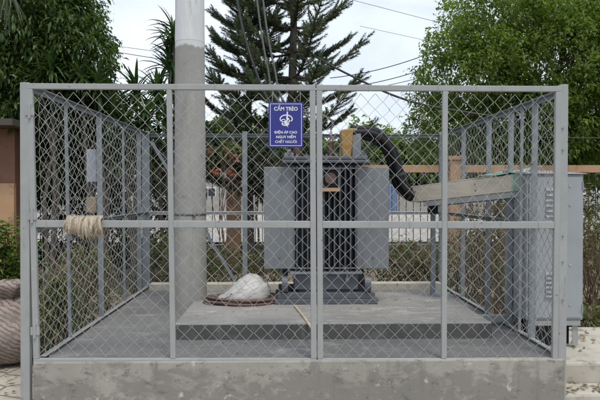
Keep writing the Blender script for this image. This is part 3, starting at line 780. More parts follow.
for i in range(420):
    a = i / 420 * 2 * math.pi * 8.5; lay = int(i / 420 * 8.5)
    rr_ = .31 + .045 * math.sin(lay * 2.1) + .012 * math.sin(a * 3 + lay)
    pts.append((bc.x + .005 + rr_ * math.cos(a + .3) + .02 * math.sin(lay), 5.74 + .62 * rr_ * math.sin(a + .3), PZ + .012 + .006 * lay + .006 * math.sin(a * 2 + lay)))
b.tube(pts, .0115, 6)
co = b.build('cord_coil', M['cord'], origin=(bc.x, 5.74, PZ), smooth=True)
tag(co, 'coil of dark brown cord under the white bag on the plinth', 'cord')
b = MB(); b.tube([(at(294.5, 308, 5.5).x, 5.50, PZ + .013), (at(303, 318, 5.05).x, 5.05, PZ + .012), (at(312, 331, 4.60).x, 4.60, PZ + .004)], [.009, .011, .012], 10)
tag(b.build('wooden_stick', M['stick'], origin=(0, 5, PZ), smooth=True), 'pale wooden stick lying over the front edge of the plinth', 'stick')

# rags over the gate's middle rail
def drape(px0, px1, fl, bl, seed, label):
    rr = random.Random(seed); p0 = G(s_of(px0), .5015); p1 = G(s_of(px1), .5015); n = 26
    ztop = p0.z + .030; yF = FD - .022; yB = FD + .022
    lens = [(-fl, 0)] ; vs = []; rows = []
    prof = [('f', i / 9) for i in range(9, 0, -1)] + [('t', 0), ('t', .5), ('t', 1)] + [('b', i / 6) for i in range(1, 7)]
    for k, f in prof:
        row = []
        for i in range(n + 1):
            u = i / n; x = p0.x + (p1.x - p0.x) * u; wv = .016 * noise.noise(V((u * 6, seed * 3.1, f * 1.5))) + .009 * math.sin(u * 23 + seed + f * 2)
            L = (fl if k == 'f' else bl) * (.62 + .36 * noise.noise(V((u * 5, seed * 1.7, 0))) + .22 * rr.random() * (f > .95))
            if k == 'f': q = (x + (u - .5) * .02 * f + .006 * f * rr.gauss(0, 1) * (f > .9), yF - .004 - (.010 + wv) * min(1, f * 1.5), ztop - .008 - L * f)
            elif k == 't': q = (x, yF + (yB - yF) * f - .002, ztop + .010 + .026 * noise.noise(V((u * 5, seed, 3 + f))))
            else: q = (x, yB + .006 + (.010 + wv) * min(1, f * 2), ztop - .008 - L * f)
            row.append(q)
        rows.append(row)
    vs = [q for r in rows for q in r]; m = n + 1
    b = MB(); b.add(vs, [(j * m + i, j * m + i + 1, (j + 1) * m + i + 1, (j + 1) * m + i) for j in range(len(rows) - 1) for i in range(n)])
    # loose strands hanging over the rail
    for i in range(150):
        u = rr.random(); x = p0.x + (p1.x - p0.x) * u; L = fl * (.72 + .5 * noise.noise(V((u * 4, seed * 1.7, 1))) + .3 * rr.random()); k = rr.uniform(.002, .022)
        zt_ = ztop + .008 + rr.uniform(0, .012); x2 = x + rr.gauss(0, .010); x3 = x2 + rr.gauss(0, .012)
        b.tube([(x, yB + .01, ztop - .05), (x, yB + .006, ztop), (x + rr.gauss(0, .004), (yF + yB) / 2, zt_ + .006), (x, yF - .012 - k, ztop), (x2, yF - .020 - k, ztop - L * .5), (x3, yF - .018 - k, ztop - L)], [.003, .0035, .0042, .0042, .0036, .0016], 5)
    o = b.build('straw_rag', M['rag'], origin=((p0.x + p1.x) / 2, FD, p0.z), smooth=True)
    so_ = o.modifiers.new('thick', 'SOLIDIFY'); so_.thickness = .006; so_.offset = 0
    return tag(o, label, 'rag', 'rags hung over the gate rail')
drape(69, 84, .095, .09, 2, 'smaller straw coloured rag, the left one hung over the middle gate rail')
drape(86.6, 102.0, .125, .09, 5, 'longer straw coloured rag, the right one hung over the middle gate rail')

# meter plate hung on the outside of the left fence
my = 5.68; q = V((at(92.5, 200, my).x, my, 0))
mp_ = thing('meter_box', 'narrow grey metal plate with a worn brown block under it on the left fence', 'meter box', (q.x, my, at(92, 215, my).z))
def mz(py): return at(92, py, my).z
b = MB(); b.box(q.x - .048, q.x + .048, my - .03, my + .02, mz(182), mz(149.5)); b.build('plate', M['plate'], mp_, bevel=.006)
b = MB()
for dx in (-.03, -.01, .01, .03): b.bar((q.x + dx, my, mz(197)), (q.x + dx, my, mz(182)), .006, .006)
b.box(q.x - .045, q.x + .045, my - .012, my + .012, mz(185.5), mz(184)); b.build('grille', M['iron'], mp_)
b = MB(); b.box(q.x - .05, q.x + .05, my - .04, my + .03, mz(213), mz(197)); b.build('block', M['brick'], mp_, bevel=.012)
b = MB(); b.bar((q.x - .05, my + .025, mz(160)), (q.x + .16, my + .025, mz(160)), .02, .008, (0, 0, 1)); b.build('bracket', M['iron'], mp_)

# striped sack on the left
sc_ = V((at(-3, 300, 5.45).x, 5.55, 0))
def sackf(a, e):
    ce = math.cos(e); se = math.sin(e)
    r = .40 * (abs(ce) ** .75); z = .31 + .31 * (abs(se) ** .85) * (1 if se > 0 else -1)
    sag = 1.08 if z < .28 else 1.08 - .35 * (z - .28) / .34
    x = r * sag * math.cos(a); y = r * .82 * sag * math.sin(a)
    n = noise.noise(V((x * 4, y * 4, z * 5))) * .035 + noise.noise(V((x * 12, y * 12, z * 9))) * .014 + .010 * math.sin(z * 34 + x * 9)
    return (sc_.x + x * (1 + n), sc_.y + y * (1 + n), max(.006, z + n * .6))
sk = thing('woven_sack', 'bulging red and white striped woven sack left of the enclosure', 'sack', (sc_.x, sc_.y, 0))
blob(sackf, 56, 40).build('sack_body', M['sack'], sk, smooth=True)
def neckf(a, e):
    z = .58 + .10 * (math.sin(e) + 1) / 1; r = .10 + .05 * math.sin(e * 2 + .6)
    r *= (1 + .18 * math.sin(a * 6)); r = r * (.35 if abs(e) > 1.45 else 1)
    return (sc_.x + r * math.cos(a) + .06, sc_.y + r * math.sin(a), z)
blob(neckf, 36, 12).build('tied_neck', M['sack'], sk, smooth=True)

# ------------------------------------------------------------------ vegetation
def rand_dir():
    while True:
        v = V((ru(-1, 1), ru(-1, 1), ru(-1, 1)))
        if .05 < v.length < 1: return v.normalized()
def limb(b, p, q, r0, r1, n=7, wob=.08):
    pts = []; L = (q - p).length
    for i in range(n + 1):
        f = i / n; pts.append(p.lerp(q, f) + V((rg(1), rg(1), rg(.5))) * wob * L * f * (1 - f) + V((0, 0, .12 * L * f * (1 - f))))
    b.tube(pts, [r0 + (r1 - r0) * i / n for i in range(n + 1)], 7)
    return pts
def broadleaf(name, label, cat, base, r0, fork, blobs, nclu, leaves, L, W, leafm, barkm, group=None, droop=.5, spread=.22, seed=0):
    random.seed(seed)
    root = thing(name, label, cat, base, group)
    tb = MB(); top = V(base) + V((rg(.1), rg(.1), fork))
    limb(tb, V(base) - V((0, 0, .1)), top, r0, r0 * .7, 8, .03)
    lb = MB()
    vol = [max(.01, rx * ry * rz) ** .7 for (_, _, _, rx, ry, rz) in blobs]
    for (cx, cy, cz, rx, ry, rz) in blobs:
        c = V((cx, cy, cz))
        pts = limb(tb, top, c, r0 * .45, r0 * .12, 6, .1)
        for k in range(4):
            d = rand_dir(); e = c + V((d.x * rx, d.y * ry, abs(d.z) * rz)) * .75
            limb(tb, pts[ru(3, 6).__int__()], e, r0 * .14, r0 * .03, 5, .1)
    for _ in range(nclu):
        cx, cy, cz, rx, ry, rz = random.choices(blobs, vol)[0]
        d = rand_dir(); f = ru(.35, 1.0) ** .45
        lump = 1 + .42 * noise.noise(d * 3.0 + V((cx, cy, cz)))
        p = V((cx + d.x * rx * f * lump, cy + d.y * ry * f * lump, cz + d.z * rz * f * lump))
        if noise.noise(p * 1.6) < -.36: continue                # gaps
        if p.z < .25: continue
        od = (d + V((0, 0, .25)) + rand_dir() * .5).normalized()
        for k in range(leaves):
            ld = (od * .7 + rand_dir()).normalized(); ld.z -= droop * rnd()
            o_ = p + rand_dir() * spread * rnd()
            s_ = ru(.5, 1.3)
            lb.leaf(o_, ld, V((rg(.4), rg(.4), 1)), L * s_, W * s_, .2, droop * .5)
    tb.build('trunk', barkm, root, smooth=True)
    lb.build('crown', leafm, root)
    return root
def bl(px, py, d, rx, ry, rz):
    p = at(px, py, d); return (p.x, p.y, p.z, rx, ry, rz)
# right mango tree
d = 13.6
broadleaf('mango_tree', 'large bright green broadleaf tree filling the sky on the right', 'tree', (at(540, 200, 14.5).x, 14.5, 0), .26, 2.6,
    [bl(470, 75, 13.2, 1.2, 1.3, 1.1), bl(440, 130, 13.3, .75, 1.0, .85), bl(500, 28, 14, 1.5, 1.5, 1.1), bl(560, 60, 13.4, 1.6, 1.6, 1.5), bl(535, 120, 13.2, 1.5, 1.2, 1.0),
     bl(620, 20, 14, 1.6, 1.6, 1.4), bl(610, 110, 13.6, 1.5, 1.4, 1.3), bl(580, -20, 14.6, 1.8, 1.6, 1.3), bl(490, 150, 13.6, 1.0, .9, .5), bl(590, 160, 14, 1.3, 1, .6)],
    9500, 14, .112, .050, M['leaf_right'], M['bark'], droop=.45, spread=.22, seed=21)
# left broadleaf tree
broadleaf('broadleaf_tree', 'dark broadleaf tree overhanging the left corner of the enclosure', 'tree', (at(12, 200, 10.2).x, 10.2, 0), .17, 2.2,
    [bl(40, 30, 10, 1.2, 1.2, 1.0), bl(78, 55, 9.8, .62, .9, .6), bl(20, 90, 9.8, 1.1, 1.0, .9), bl(80, 90, 9.9, .6, .8, .35), bl(60, 115, 10.3, .9, .8, .6), bl(-20, 40, 10, 1.2, 1.1, 1.2), bl(62, 5, 10.2, .55, .9, .5), bl(45, 160, 10.6, .9, .7, .6)],
    5200, 13, .11, .042, M['leaf_left'], M['bark'], droop=.7, spread=.18, seed=5)
# dark evergreen mass behind the left fence: individual bushes
for i, (px, py, d_, rx, rz, hz) in enumerate(((50, 175, 10.9, .75, .8, 0), (95, 168, 11.2, .7, .75, 0), (136, 178, 11.4, .7, .7, 0), (172, 182, 11.3, .6, .7, 0), (205, 150, 11.6, .38, .4, 0), (259, 160, 11.7, .42, .75, 0))):
    p = at(px, py, d_)
    lab = ['dark evergreen bush behind the left fence nearest the gate corner', 'dark evergreen bush behind the grey meter plate', 'dark evergreen bush behind the left rear corner post',
           'dark evergreen bush behind the concrete pole, left side', 'dark evergreen bush right of the concrete pole, with orange bracts before it', 'tall dark evergreen bush behind the back fence left of the transformer'][i]
    broadleaf('evergreen_bush', lab, 'bush', (p.x, d_, 0), .05, .5, [(p.x, d_, p.z, rx, .55, rz)] + ([(p.x + rg(.15), d_, .75, rx * .9, .5, .65)] if i < 4 else []), 330 if i < 4 else 190, 9, .14, .05, M['leaf_dark'], M['bark'], 'evergreen bushes along the picket fence', .6, .16, 40 + i)

def araucaria(label, px, d_, r0, top, z0, spread, seed, nw, lowfac=1.0):
    random.seed(seed); bx = at(px, 100, d_).x
    root = thing('araucaria_tree', label, 'tree', (bx, d_, 0), 'araucaria trees behind the enclosure')
    tb = MB(); tb.tube([(bx + .02 * math.sin(i), d_, top * i / 12 - .05) for i in range(13)], [r0 * (1 - .8 * i / 12) for i in range(13)], 10)
    lb = MB(); brm = MB()
    for wI in range(nw):
        z = z0 + (top - z0) * wI / nw; tf = 1 - .75 * wI / nw
        nb = random.choice((5, 6)); a0 = rnd() * 7
        for k in range(nb):
            a = a0 + 2 * math.pi * k / nb + rg(.15); L = spread * tf * ru(.8, 1.12)
            dirh = V((math.cos(a), math.sin(a), 0)); n = 12; pts = []
            rise = ru(.10, .34)
            for i in range(n + 1):
                f = i / n
                pts.append(V((bx, d_, z)) + dirh * L * f + V((0, 0, L * (rise * f - .22 * math.sin(f * math.pi) * .6 + .14 * f * f))))
            brm.tube(pts, [.030 - .022 * i / n for i in range(n + 1)], 5)
            side = V((-dirh.y, dirh.x, 0))
            for i in range(4, n + 1):                       # foxtail branchlets along the outer part of the branch
                f = i / n
                for sgn in (-1, 1, 0):
                    if sgn == 0 and i < n: ax_ = (pts[min(i + 1, n)] - pts[i - 1]).normalized() * .2 + V((0, 0, .25)) + dirh * .3
                    elif sgn == 0: ax_ = (pts[n] - pts[n - 1]).normalized() + V((0, 0, .2))
                    else: ax_ = side * sgn * ru(.5, .9) + dirh * ru(.5, .9) + V((0, 0, ru(.15, .55)))
                    ax_.normalize(); ll = ru(.24, .44) * (1.1 - .35 * abs(f - .75)) * (1 if sgn else .75)
                    p0 = pts[i]; nn = int(ll / .0125)
                    brm.tube([p0, p0 + ax_ * ll * .95], [.008, .003], 4, False)
                    e1 = ax_.cross(V((0, 0, 1))).normalized(); e2 = ax_.cross(e1)
                    for j in range(nn):
                        g = j / nn; q_ = p0 + ax_ * ll * g + V((0, 0, .05 * g * g))
                        for _ in range(3):
                            an = rnd() * 6.283; o = e1 * math.cos(an) + e2 * math.sin(an)
                            nd = (ax_ * .75 + o).normalized(); nl = ru(.06, .11) * (1 - .4 * g); sdv = nd.cross(ax_).normalized() * .009
                            lb.add([q_ - sdv, q_ + sdv, q_ + nd * nl], [(0, 1, 2)])
    tb.build('trunk', M['bark'], root, smooth=True); brm.build('branches', M['bark'], root, smooth=True); lb.build('foliage', M['needle'], root)
    return root
araucaria('tall araucaria with dark trunk right above the blue sign', 293, 11.8, .13, 8.5, 1.9, 1.6, 3, 13)
araucaria('araucaria with spreading boughs between the concrete pole and the blue sign', 249, 12.3, .10, 7.0, 1.7, 1.25, 8, 11)

def dracaena(label, px, d_, heads, seed):
    random.seed(seed); bx = at(px, 200, d_).x
    root = thing('dracaena', label, 'plant', (bx, d_, 0), 'dracaenas behind the left fence')
    st = MB(); lb = MB()
    for hx, hy, sz in heads:
        h = at(hx, hy, d_ + rg(.15)); b0 = V((bx + rg(.05), d_ + rg(.05), 0))
        mid = b0.lerp(h, .5) + V((rg(.06), rg(.06), 0)); st.tube([b0, mid, h], [.035, .028, .02], 7)
        for k in range(70):
            el = ru(-.7, 1.35); a = rnd() * 6.283
            dv = V((math.cos(a) * math.cos(el), math.sin(a) * math.cos(el), math.sin(el)))
            lb.blade(h + V((0, 0, ru(-.22, .08))) * sz, dv, ru(.32, .52) * sz, .075 * sz, ru(.5, 1.3), 5)
    st.build('stem', M['bark'], root, smooth=True); lb.build('leaves', M['strap'], root)
    return root
dracaena('tall dracaena just left of the concrete pole', 166, 9.6, [(170, 62, 1.15), (158, 92, 1.05), (174, 34, 1.0), (166, 120, 1.1), (158, 150, 1.0), (178, 90, 1.0)], 1)
dracaena('dracaena with three rosettes left of the pole below the gate top rail', 138, 9.3, [(136, 92, 1.05), (146, 118, 1), (126, 122, 1), (140, 148, 1), (120, 150, 1)], 2)
dracaena('dracaena under the dark broadleaf tree behind the left fence', 100, 9.2, [(98, 84, 1.0), (82, 76, .95), (112, 112, 1.0), (90, 130, 1)], 3)
dracaena('dracaena near the left gate post under the dark tree', 50, 9.0, [(52, 68, .9), (40, 80, .9), (62, 105, .95)], 4)

# hanging palm frond, top left
random.seed(4)
pr = thing('palm_frond', 'drooping palm frond hanging into the top left corner', 'palm', at(-15, -40, 7.2) * V((1, 1, 1)))
b = MB(); P = [at(-40, -60, 7.2), at(-18, -40, 7.1), at(0, -22, 7.0), at(14, -2, 6.95)]
b.tube(P, [.014, .011, .008, .004], 6); b.build('rib', M['palm'], pr, smooth=True)
lb = MB()
for i in range(44):
    f = i / 44; k = min(2, int(f * 3)); q_ = P[k].lerp(P[k + 1], f * 3 - k)
    for sgn in (-1, 1): lb.blade(q_, V((.25 * sgn + .2, rg(.2), -.75 + rg(.15))), ru(.35, .55), .022, .6, 5)
lb.build('leaflets', M['palm'], pr)
# its palm stands just outside the picture
pt_ = V((at(-95, 200, 7.4).x, 7.4, 0)); b = MB(); b.tube([pt_, pt_ + V((.05, 0, 2)), pt_ + V((.2, -.02, 3.9)), P[0]], [.11, .10, .09, .02], 10); b.build('trunk', M['bark_pale'], pr, smooth=True)

def shrub(name, label, cat, x, y, w, h, n, L, W, lm, group, seed, twigs=10, dry=0):
    random.seed(seed)
    root = thing(name, label, cat, (x, y, 0), group)
    st = MB(); lb = MB(); db = MB()
    for k in range(twigs):
        e = V((x + rg(w * .38), y + rg(w * .25), h * ru(.5, 1.05))); limb(st, V((x + rg(w * .15), y + rg(.06), 0)), e, .012, .003, 5, .12)
    for k in range(n):
        a = rnd() * 6.283; f = rnd() ** .5; zz = rnd() ** .7
        ww = w * .5 * (1 - .45 * abs(zz - .45) / .55)
        p = V((x + math.cos(a) * f * ww, y + math.sin(a) * f * ww * .7, .03 + h * zz * (1 + .2 * noise.noise(V((a, seed, zz)))) * (1 - .25 * f * f)))
        o = V((math.cos(a), math.sin(a), ru(-.2, .9)))
        for _ in range(4):
            (db if rnd() < dry else lb).leaf(p + rand_dir() * .04, o + rand_dir() * .9, V((rg(.5), rg(.5), 1)), L * ru(.6, 1.2), W * ru(.7, 1.2), .2, .3)
    st.build('stems', M['twig'], root, smooth=True); lb.build('foliage', lm, root)
    if dry: db.build('dry_foliage', M['shrub_dry'], root)
    return root
back_lab = ['green shrub behind the left rear corner post', 'green shrub behind the concrete pole', 'shrub seen behind the diagonal brace', 'shrub behind the back fence left of the transformer above the white bag', 'shrub hidden low behind the transformer',
            'leafy shrub right of the transformer radiator', 'reddish tipped shrub between transformer and tray post', 'green and dry shrub behind the tray post', 'dry brown shrub beneath the beige tray', 'half dry shrub behind the right rear fence']
for i, px in enumerate((158, 196, 232, 268, 325, 392, 410, 436, 462, 490)):
    d_ = 8.35 + (i % 3) * .3; h = [.98, .86, .80, .86, .86, .86, .92, .92, 1.1, 1.15][i]
    shrub('shrub', back_lab[i], 'shrub', at(px, 250, d_).x, d_, .95, h, 330, .075, .032, M['shrub'], 'shrubs behind the back fence', 60 + i, 10, [.15, .15, .3, .2, .2, .2, .5, .4, .75, .7][i])
left_lab = ['bright green shrub just outside the left fence near the front', 'low green shrub outside the left fence beside the middle post', 'green shrub outside the left fence near its rear', 'dry twiggy shrub outside the left fence']
for i, (x, y, w_, h, dr_) in enumerate(((-2.06, 5.35, .36, .85, .05), (-2.45, 6.1, .9, .85, .5), (-2.4, 7.0, .9, .95, .35), (-2.75, 7.9, 1.0, .9, .5))):
    shrub('shrub', left_lab[i], 'shrub', x, y, w_, h, 300, .08, .03, M['shrub'], 'shrubs along the left fence', 80 + i, 12, dr_)
# leafy plant left, above the sack
for i, (px, y, h, lab) in enumerate(((5, 6.15, 1.32, 'bright leafy plant rising behind the striped sack'), (-14, 6.0, 1.25, 'leafy plant at the left picture edge behind the sack'))):
    random.seed(90 + i); x = at(px, 250, y).x
    root = thing('leafy_plant', lab, 'plant', (x, y, 0), 'leafy plants behind the sack'); st = MB(); lb = MB()
    for k in range(34):
        e = V((x + rg(.15), y + rg(.12), h * ru(.55, 1.0))); pts = limb(st, V((x + rg(.04), y + rg(.04), 0)), e, .010, .003, 6, .1)
        for j, p in enumerate(pts[2:]):
            for _ in range(9): 
                dv = rand_dir(); dv.z = abs(dv.z) * .5
                lb.leaf(p + rand_dir() * .05, dv, V((rg(.3), rg(.3), 1)), ru(.09, .16), ru(.025, .04), .2, .3)
    st.build('stems', M['twig'], root, smooth=True); lb.build('foliage', M['shrub_bright'], root)
# right side: dry vines and undergrowth outside the right fence
right_lab = ['dry brown shrub between the right fence and the cabinet back', 'tangled dry vine at the right picture edge', 'dry shrub beyond the cabinet under the tan beam', 'low green weeds behind the concrete ledge', 'dark leafy undergrowth under the right tree']
for i, (x, y, w_, h, dr_) in enumerate(((2.75, 6.9, .9, 1.15, .7), (3.55, 6.6, .8, 1.35, .75), (3.3, 7.8, 1.1, 1.3, .65), (3.1, 5.95, .9, .42, .15), (4.6, 8.2, 1.3, 1.5, .3))):
    shrub('undergrowth_shrub', right_lab[i], 'shrub', x, y, w_, h, 240 if i < 3 else 330, .075, .03, M['shrub'], 'undergrowth right of the enclosure', 100 + i, 26 if i < 3 else 8, dr_)
for i, (px, py, d_, rx, rz) in enumerate(((486, 222, 10.2, .5, .45), (520, 214, 10.6, .55, .55), (560, 210, 10.4, .6, .6), (604, 212, 10.2, .6, .65))):
    p = at(px, py, d_)
    broadleaf('dark_bush', ['dark bush under the tan beam right of the tan pillar', 'dark bush under the tan beam behind the cabinet tray end', 'dark bush behind the grey cabinet', 'dark bush at the right picture edge under the tan beam'][i], 'bush', (p.x, d_, 0), .04, .4, [(p.x, d_, p.z, rx, .5, rz), (p.x + .1, d_ - .1, .5, rx, .5, .4)], 210, 8, .12, .04, M['leaf_dark'] if i % 2 else M['shrub_dry'], M['twig'], 'undergrowth under the right tree', .5, .15, 140 + i)
# flowering bush with orange bracts, right of the pole
random.seed(77); fp = at(222, 160, 10.4)
fb = thing('flowering_bush', 'bush with orange pink bracts seen just right of the concrete pole', 'bush', (fp.x, 10.4, 0))
st = MB(); lb = MB()
for k in range(6):
    e = at(ru(204, 238), ru(138, 172), 10.4 + rg(.2)); limb(st, V((fp.x, 10.4, 0)), e, .014, .004, 6, .1)
    for _ in range(50): lb.leaf(e + rand_dir() * .25 * rnd(), rand_dir(), V((rg(.5), rg(.5), 1)), ru(.07, .12), .045, .2, .3)
for (px, py, n) in ((228, 153, 46), (215, 171, 34), (236, 158, 20), (232, 172, 26), (208, 150, 18)):
    c = at(px, py, 10.3); fl = MB()
    for _ in range(n): fl.leaf(c + rand_dir() * .12 * rnd(), rand_dir(), V((rg(.5), rg(.5), 1)), ru(.05, .08), .045, .2, .2)
    fl.build('bract_cluster', M['flower'], fb)
st.build('stems', M['twig'], fb, smooth=True); lb.build('foliage', M['shrub'], fb)

# ground litter
random.seed(9); lb = MB()
for _ in range(1500):
    x = ru(XR + .05, 4.4); y = ru(4.5, 8.0); z = LZ + .004 if (x < XR + 1.5 and 4.5 < y < 5.72) else .012
    if z > .1 and rnd() < .75: continue
    if x < XR + 1.3 and 4.24 < y < 4.5: z = LZ - .145
    lb.leaf(V((x, y, z + .006)), V((rg(1), rg(1), .08)), V((rg(.3), rg(.3), 1)), ru(.04, .10), ru(.02, .04), .2, .05)
for _ in range(160):
    x = ru(XR + .05, XR + 1.25); y = ru(4.25, 4.48); lb.leaf(V((x, y, LZ - .145)), V((rg(1), rg(1), .08)), V((rg(.3), rg(.3), 1)), ru(.03, .07), ru(.015, .03), .2, .05)
for _ in range(260):
    x = ru(-3.6, XL - .05); y = ru(4.0, 8); lb.leaf(V((x, y, .018)), V((rg(1), rg(1), .08)), V((rg(.3), rg(.3), 1)), ru(.04, .10), ru(.02, .04), .2, .05)
for _ in range(46):
    x = ru(XL + .1, XR - .1); y = ru(FD + .1, BD - .3); on = PX0 < x < PX1 and PY0 < y < PY1
    lb.leaf(V((x, y, (PZ if on else SLAB + .004) + .006)), V((rg(1), rg(1), .05)), V((rg(.3), rg(.3), 1)), ru(.02, .05), ru(.01, .02), .2, .05)
for _ in range(900):
    x = ru(-3.4, 4.2); y = ru(7.6, 12); lb.leaf(V((x, y, .018)), V((rg(1), rg(1), .08)), V((rg(.3), rg(.3), 1)), ru(.05, .11), ru(.02, .05), .2, .05)
tag(lb.build('leaf_litter', M['litter']), 'dry fallen leaves scattered over the bare ground', 'leaves', kind='stuff')
random.seed(13)
for i, (px, py, d_, r) in enumerate(((594, 313, 6.1, .15), (584, 322, 5.9, .08), (64, 272, 5.9, .09))):
    c = V((at(px, py, d_).x, d_, .02 if i else .28)); sd_ = i * 7.3
    c.z = r * .45
    if i < 2: c.z = LZ - .1
    def rk(a, e, r=r, c=c, sd_=sd_):
        v = V((math.cos(a) * math.cos(e), math.sin(a) * math.cos(e), math.sin(e))); n = 1 + .3 * noise.noise(v * 1.6 + V((sd_, 0, 0)))
        return c + V((v.x * r * 1.3 * n, v.y * r * n, v.z * r * .75 * n))
    tag(blob(rk, 20, 12).build('stone', M['stone'], origin=(c.x, c.y, c.z - r * .5)), ['large pale stone behind the ledge at the right picture edge', 'small pale stone beside the cabinet leg', 'stone lying outside the left fence'][i], 'stone', 'loose stones')

# ------------------------------------------------------------------ picket fence behind
PDp = 12.5
pf = thing('picket_fence', 'dark iron picket fence with tan pillars and tan beam behind the enclosure', 'fence', (0, PDp, 0))
xs = [at(px, 200, PDp).x for px in (-208, 13, 234, 455, 676)]
zb_ = at(300, 245, PDp).z; zr_ = at(300, 172.5, PDp).z; zr2 = at(300, 165, PDp).z; ztp = at(300, 128, PDp).z
for x in xs:
    b = MB(); b.box(x - .15, x + .15, PDp - .15, PDp + .15, 0, zr2 + .10); b.box(x - .19, x + .19, PDp - .19, PDp + .19, zr2 + .103, zr2 + .19); b.build('pillar', M['tan'], pf, bevel=.01)
b = MB()
for i in range(4): b.box(xs[i] + .151, xs[i + 1] - .151, PDp - .06, PDp + .06, zr_, zr2)
b.build('beam', M['tan'], pf, bevel=.008)
b = MB()
for i in range(4): b.box(xs[i] + .151, xs[i + 1] - .151, PDp - .1, PDp + .1, 0, zb_)
b.build('low_wall', M['plinthfront'], pf)
for i in range(4):
    b = MB(); n = int((xs[i + 1] - xs[i] - .3) / .15)
    for k in range(1, n):
        x = xs[i] + .15 + k * (xs[i + 1] - xs[i] - .3) / n
        b.bar((x, PDp - .075, zb_), (x, PDp - .075, zr_), .015, .015)
    b.bar((xs[i] + .16, PDp - .095, zb_ + .05), (xs[i + 1] - .16, PDp - .095, zb_ + .05), .02, .05, (0, 1, 0))
    b.build('picket_panel', M['iron'], pf)

# brown wall, far left
bw = thing('brown_wall', 'dark brown house wall behind the plants at the left edge', 'wall', (at(-60, 200, 9.2).x, 9.2, 0))
wx0, wx1 = at(-160, 200, 9.2).x, at(15, 200, 9.2).x
b = MB(); b.box(wx0, wx1, 9.2, 9.45, 0, 2.6); b.build('wall', M['brownwall'], bw)
b = MB(); b.box(wx1 - .22, wx1 + .02, 9.12, 9.198, 0, 1.75); b.build('pilaster', M['tan'], bw)
b = MB(); b.box(wx0, wx1 + .2, 8.7, 9.6, 2.602, 2.7); b.build('eave', M['bark'], bw)

# ------------------------------------------------------------------ far side of the road
def house(label, px0, px1, pyt, d_, depth, wins, rooftop):
    x0, x1 = at(px0, 200, d_).x, at(px1, 200, d_).x; h = at(300, pyt, d_).z
    root = thing('house', label, 'house', ((x0 + x1) / 2, d_, 0), 'houses beyond the road')
    b = MB(); b.box(x0, x1, d_, d_ + depth, 0, h); b.build('wall', M['housewall'], root)
    b = MB(); ym = d_ + depth / 2
    b.add([(x0 - .4, d_ - .5, h), (x1 + .4, d_ - .5, h), (x1 + .4, d_ + depth + .5, h), (x0 - .4, d_ + depth + .5, h), (x0 + .6, ym, h + rooftop), (x1 - .6, ym, h + rooftop)],
          [(3, 2, 1, 0), (0, 1, 5, 4), (1, 2, 5), (2, 3, 4, 5), (3, 0, 4)]); b.build('roof', M['roof'], root)
    for f in wins:
        xc = x0 + (x1 - x0) * f; b = MB(); b.box(xc - .7, xc + .7, d_ - .06, d_ - .002, .9, 2.1); wn = b.build('window', M['white'], root)
        b = MB(); b.box(xc - .6, xc - .03, d_ - .075, d_ - .061, 1.0, 2.0); b.box(xc + .03, xc + .6, d_ - .075, d_ - .061, 1.0, 2.0); b.build('pane', M['glass'], wn)
    return root
house('pale house with red roof glimpsed right of the concrete pole', 190, 262, 168, 50, 7, (.25, .7), 1.4)
house('small pale house with red roof glimpsed right of the transformer', 399, 424, 198, 52, 7, (.5,), .9)
bgx0, bgx1 = at(382, 200, 47.5).x, at(397, 200, 47.5).x
bg_ = thing('blue_gate', 'faded blue metal gate across the road right of the transformer', 'gate', ((bgx0 + bgx1) / 2, 47.5, 0))
zt_ = at(390, 184, 47.5).z
b = MB(); b.box(bgx0, bgx1, 47.5, 47.56, .1, zt_); b.build('panel', M['bluepaint'], bg_)
b = MB()
for k in range(7): x = bgx0 + (bgx1 - bgx0) * k / 6; b.bar((x, 47.46, 0), (x, 47.46, zt_ + .1), .05, .05)
b.build('bar', M['bluepaint'], bg_)
fw_ = thing('boundary_wall', 'low pale boundary wall along the far side of the road', 'wall', (0, 48.2, 0))
b = MB(); b.box(-40, bgx0 - .1, 48.2, 48.4, 0, 1.35); b.build('wall', M['housewall'], fw_)
b = MB(); b.box(bgx1 + .1, 40, 48.2, 48.4, 0, 1.35); b.build('wall', M['housewall'], fw_)
far = [(-100, 150, 56, 5, 4), (-20, 155, 57, 5, 4), (60, 160, 58, 4.5, 3.5), (130, 160, 60, 4.5, 3.5), (185, 165, 60, 4, 3), (232, 150, 62, 4, 4), (280, 160, 60, 4, 3.2), (325, 165, 63, 4, 3), (368, 157, 58, 3.4, 3.4), (408, 166, 60, 3.4, 2.8), (450, 160, 62, 4, 3.2), (500, 158, 60, 4.5, 3.5), (560, 155, 58, 5, 4), (640, 150, 57, 5, 4)]
for i, (px, py, d_, rx, rz) in enumerate(far):
    p = at(px, py, d_)
    where = ['far left, beyond the house wall', 'far left, behind the sack', 'far left, behind the left fence', 'behind the dracaenas', 'behind the concrete pole', 'right of the concrete pole, above the pale house', 'behind the blue sign', 'behind the transformer lid', 'under the arch of the black conduit', 'right of the conduit arch', 'behind the tan pillar on the right', 'behind the right fence', 'behind the cabinet', 'far right, beyond the cabinet'][i]
    broadleaf('roadside_tree', 'distant green tree across the road, ' + where, 'tree', (p.x, d_, 0), .25, 1.8, [(p.x, d_, p.z, rx, 3, rz), (p.x + rg(.8), d_ - 1, p.z - 1.2, rx * .8, 2, rz * .7)], 520, 10, .62, .36, M['leaf_right'] if i % 3 else M['leaf_left'], M['bark'], 'trees across the road', .4, .6, 200 + i)

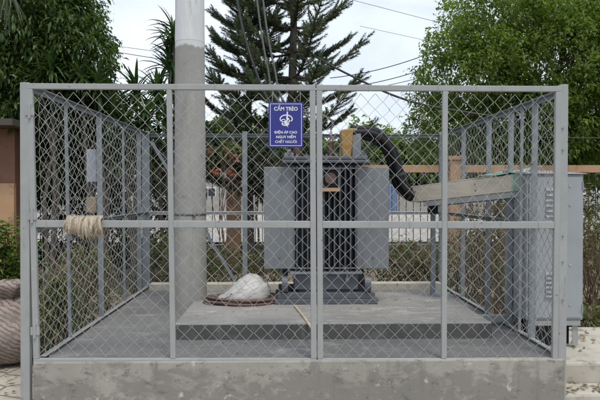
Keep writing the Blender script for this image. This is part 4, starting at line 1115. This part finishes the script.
# ------------------------------------------------------------------ cables
def cable(label, pts, r, m=None, sag=0, n=14, group='overhead cables'):
    P_ = [V(p) for p in pts]
    if len(P_) == 2:
        a, c = P_; P_ = [a.lerp(c, i / n) - V((0, 0, 4 * sag * (i / n) * (1 - i / n))) for i in range(n + 1)]
    else: P_ = smooth_path(P_, 6)
    b = MB(); b.tube(P_, r, 6); o = b.build('overhead_cable', m or M['blackwire'], origin=P_[0], smooth=True)
    return tag(o, label, 'cable', group)
arm = [V((pxc + .25, PD - .175, 7.7)), V((pxc + .7, PD - .175, 7.7)), V((pxc + 1.15, PD - .175, 7.7))]
mids = [[(237, 0), (243, 30), (254, 66), (270, 102)], [(257, 0), (261, 30), (267, 64), (277, 100)], [(263, 0), (267, 30), (274, 66), (286, 104)]]
dl = ['dark drop cable, leftmost of the three hanging left of the blue sign', 'grey drop cable, middle of the three hanging left of the blue sign', 'grey drop cable, rightmost of the three hanging above the blue sign']
for k in range(3):
    m0 = at(*mids[k][0], 5.95); m1 = at(*mids[k][1], 5.95); ext = m0 + (m0 - m1) * 1.2
    pts = [arm[k], arm[k].lerp(ext, .5) - V((0, 0, .1)), ext] + [at(px, py, 5.95) for px, py in mids[k]] + [hv[k] + V((-.02, 0, .12)), hv[k]]
    cable(dl[k], pts, .012 if k == 0 else .010, M['blackwire'] if k == 0 else M['greywire'], group='drop cables to the transformer')
cable('thick black cable sloping down behind the gate from the tall araucaria', [at(296, 40, 11.2), at(318, 58, 11), at(360, 80, 10.8), at(398, 97, 10.6), at(440, 108, 10.5), at(520, 120, 10.5)], .021)
cable('upper of two dark wires between the tall araucaria and the right tree', [at(330, 78, 16), at(440, 49, 16)], .012, sag=.12)
cable('lower of two dark wires between the tall araucaria and the right tree', [at(340, 88, 16), at(440, 63, 16)], .012, sag=.1)
cable('third dark wire just above the gate rail near the right tree', [at(350, 92, 17), at(440, 72, 17)], .010, sag=.05)
cable('thin grey wire crossing the top of the sky right of the araucaria', [at(330, -6, 30), at(460, 28, 30)], .012, M['greywire'])
cable('thin grey wire low in the sky beside the araucaria bough', [at(360, 26, 30), at(470, 50, 30)], .010, M['greywire'])
cable('upper thin wire in the sky left of the concrete pole', [at(80, 41, 30), at(190, 56, 30)], .013, M['greywire'])
cable('lower thin wire in the sky left of the concrete pole', [at(80, 46, 28), at(190, 64, 28)], .018, M['greywire'])
cable('dark wire stretched level across the right tree above the tan beam', [at(540, 137.5, 11.5), at(640, 138.5, 11.5)], .012)
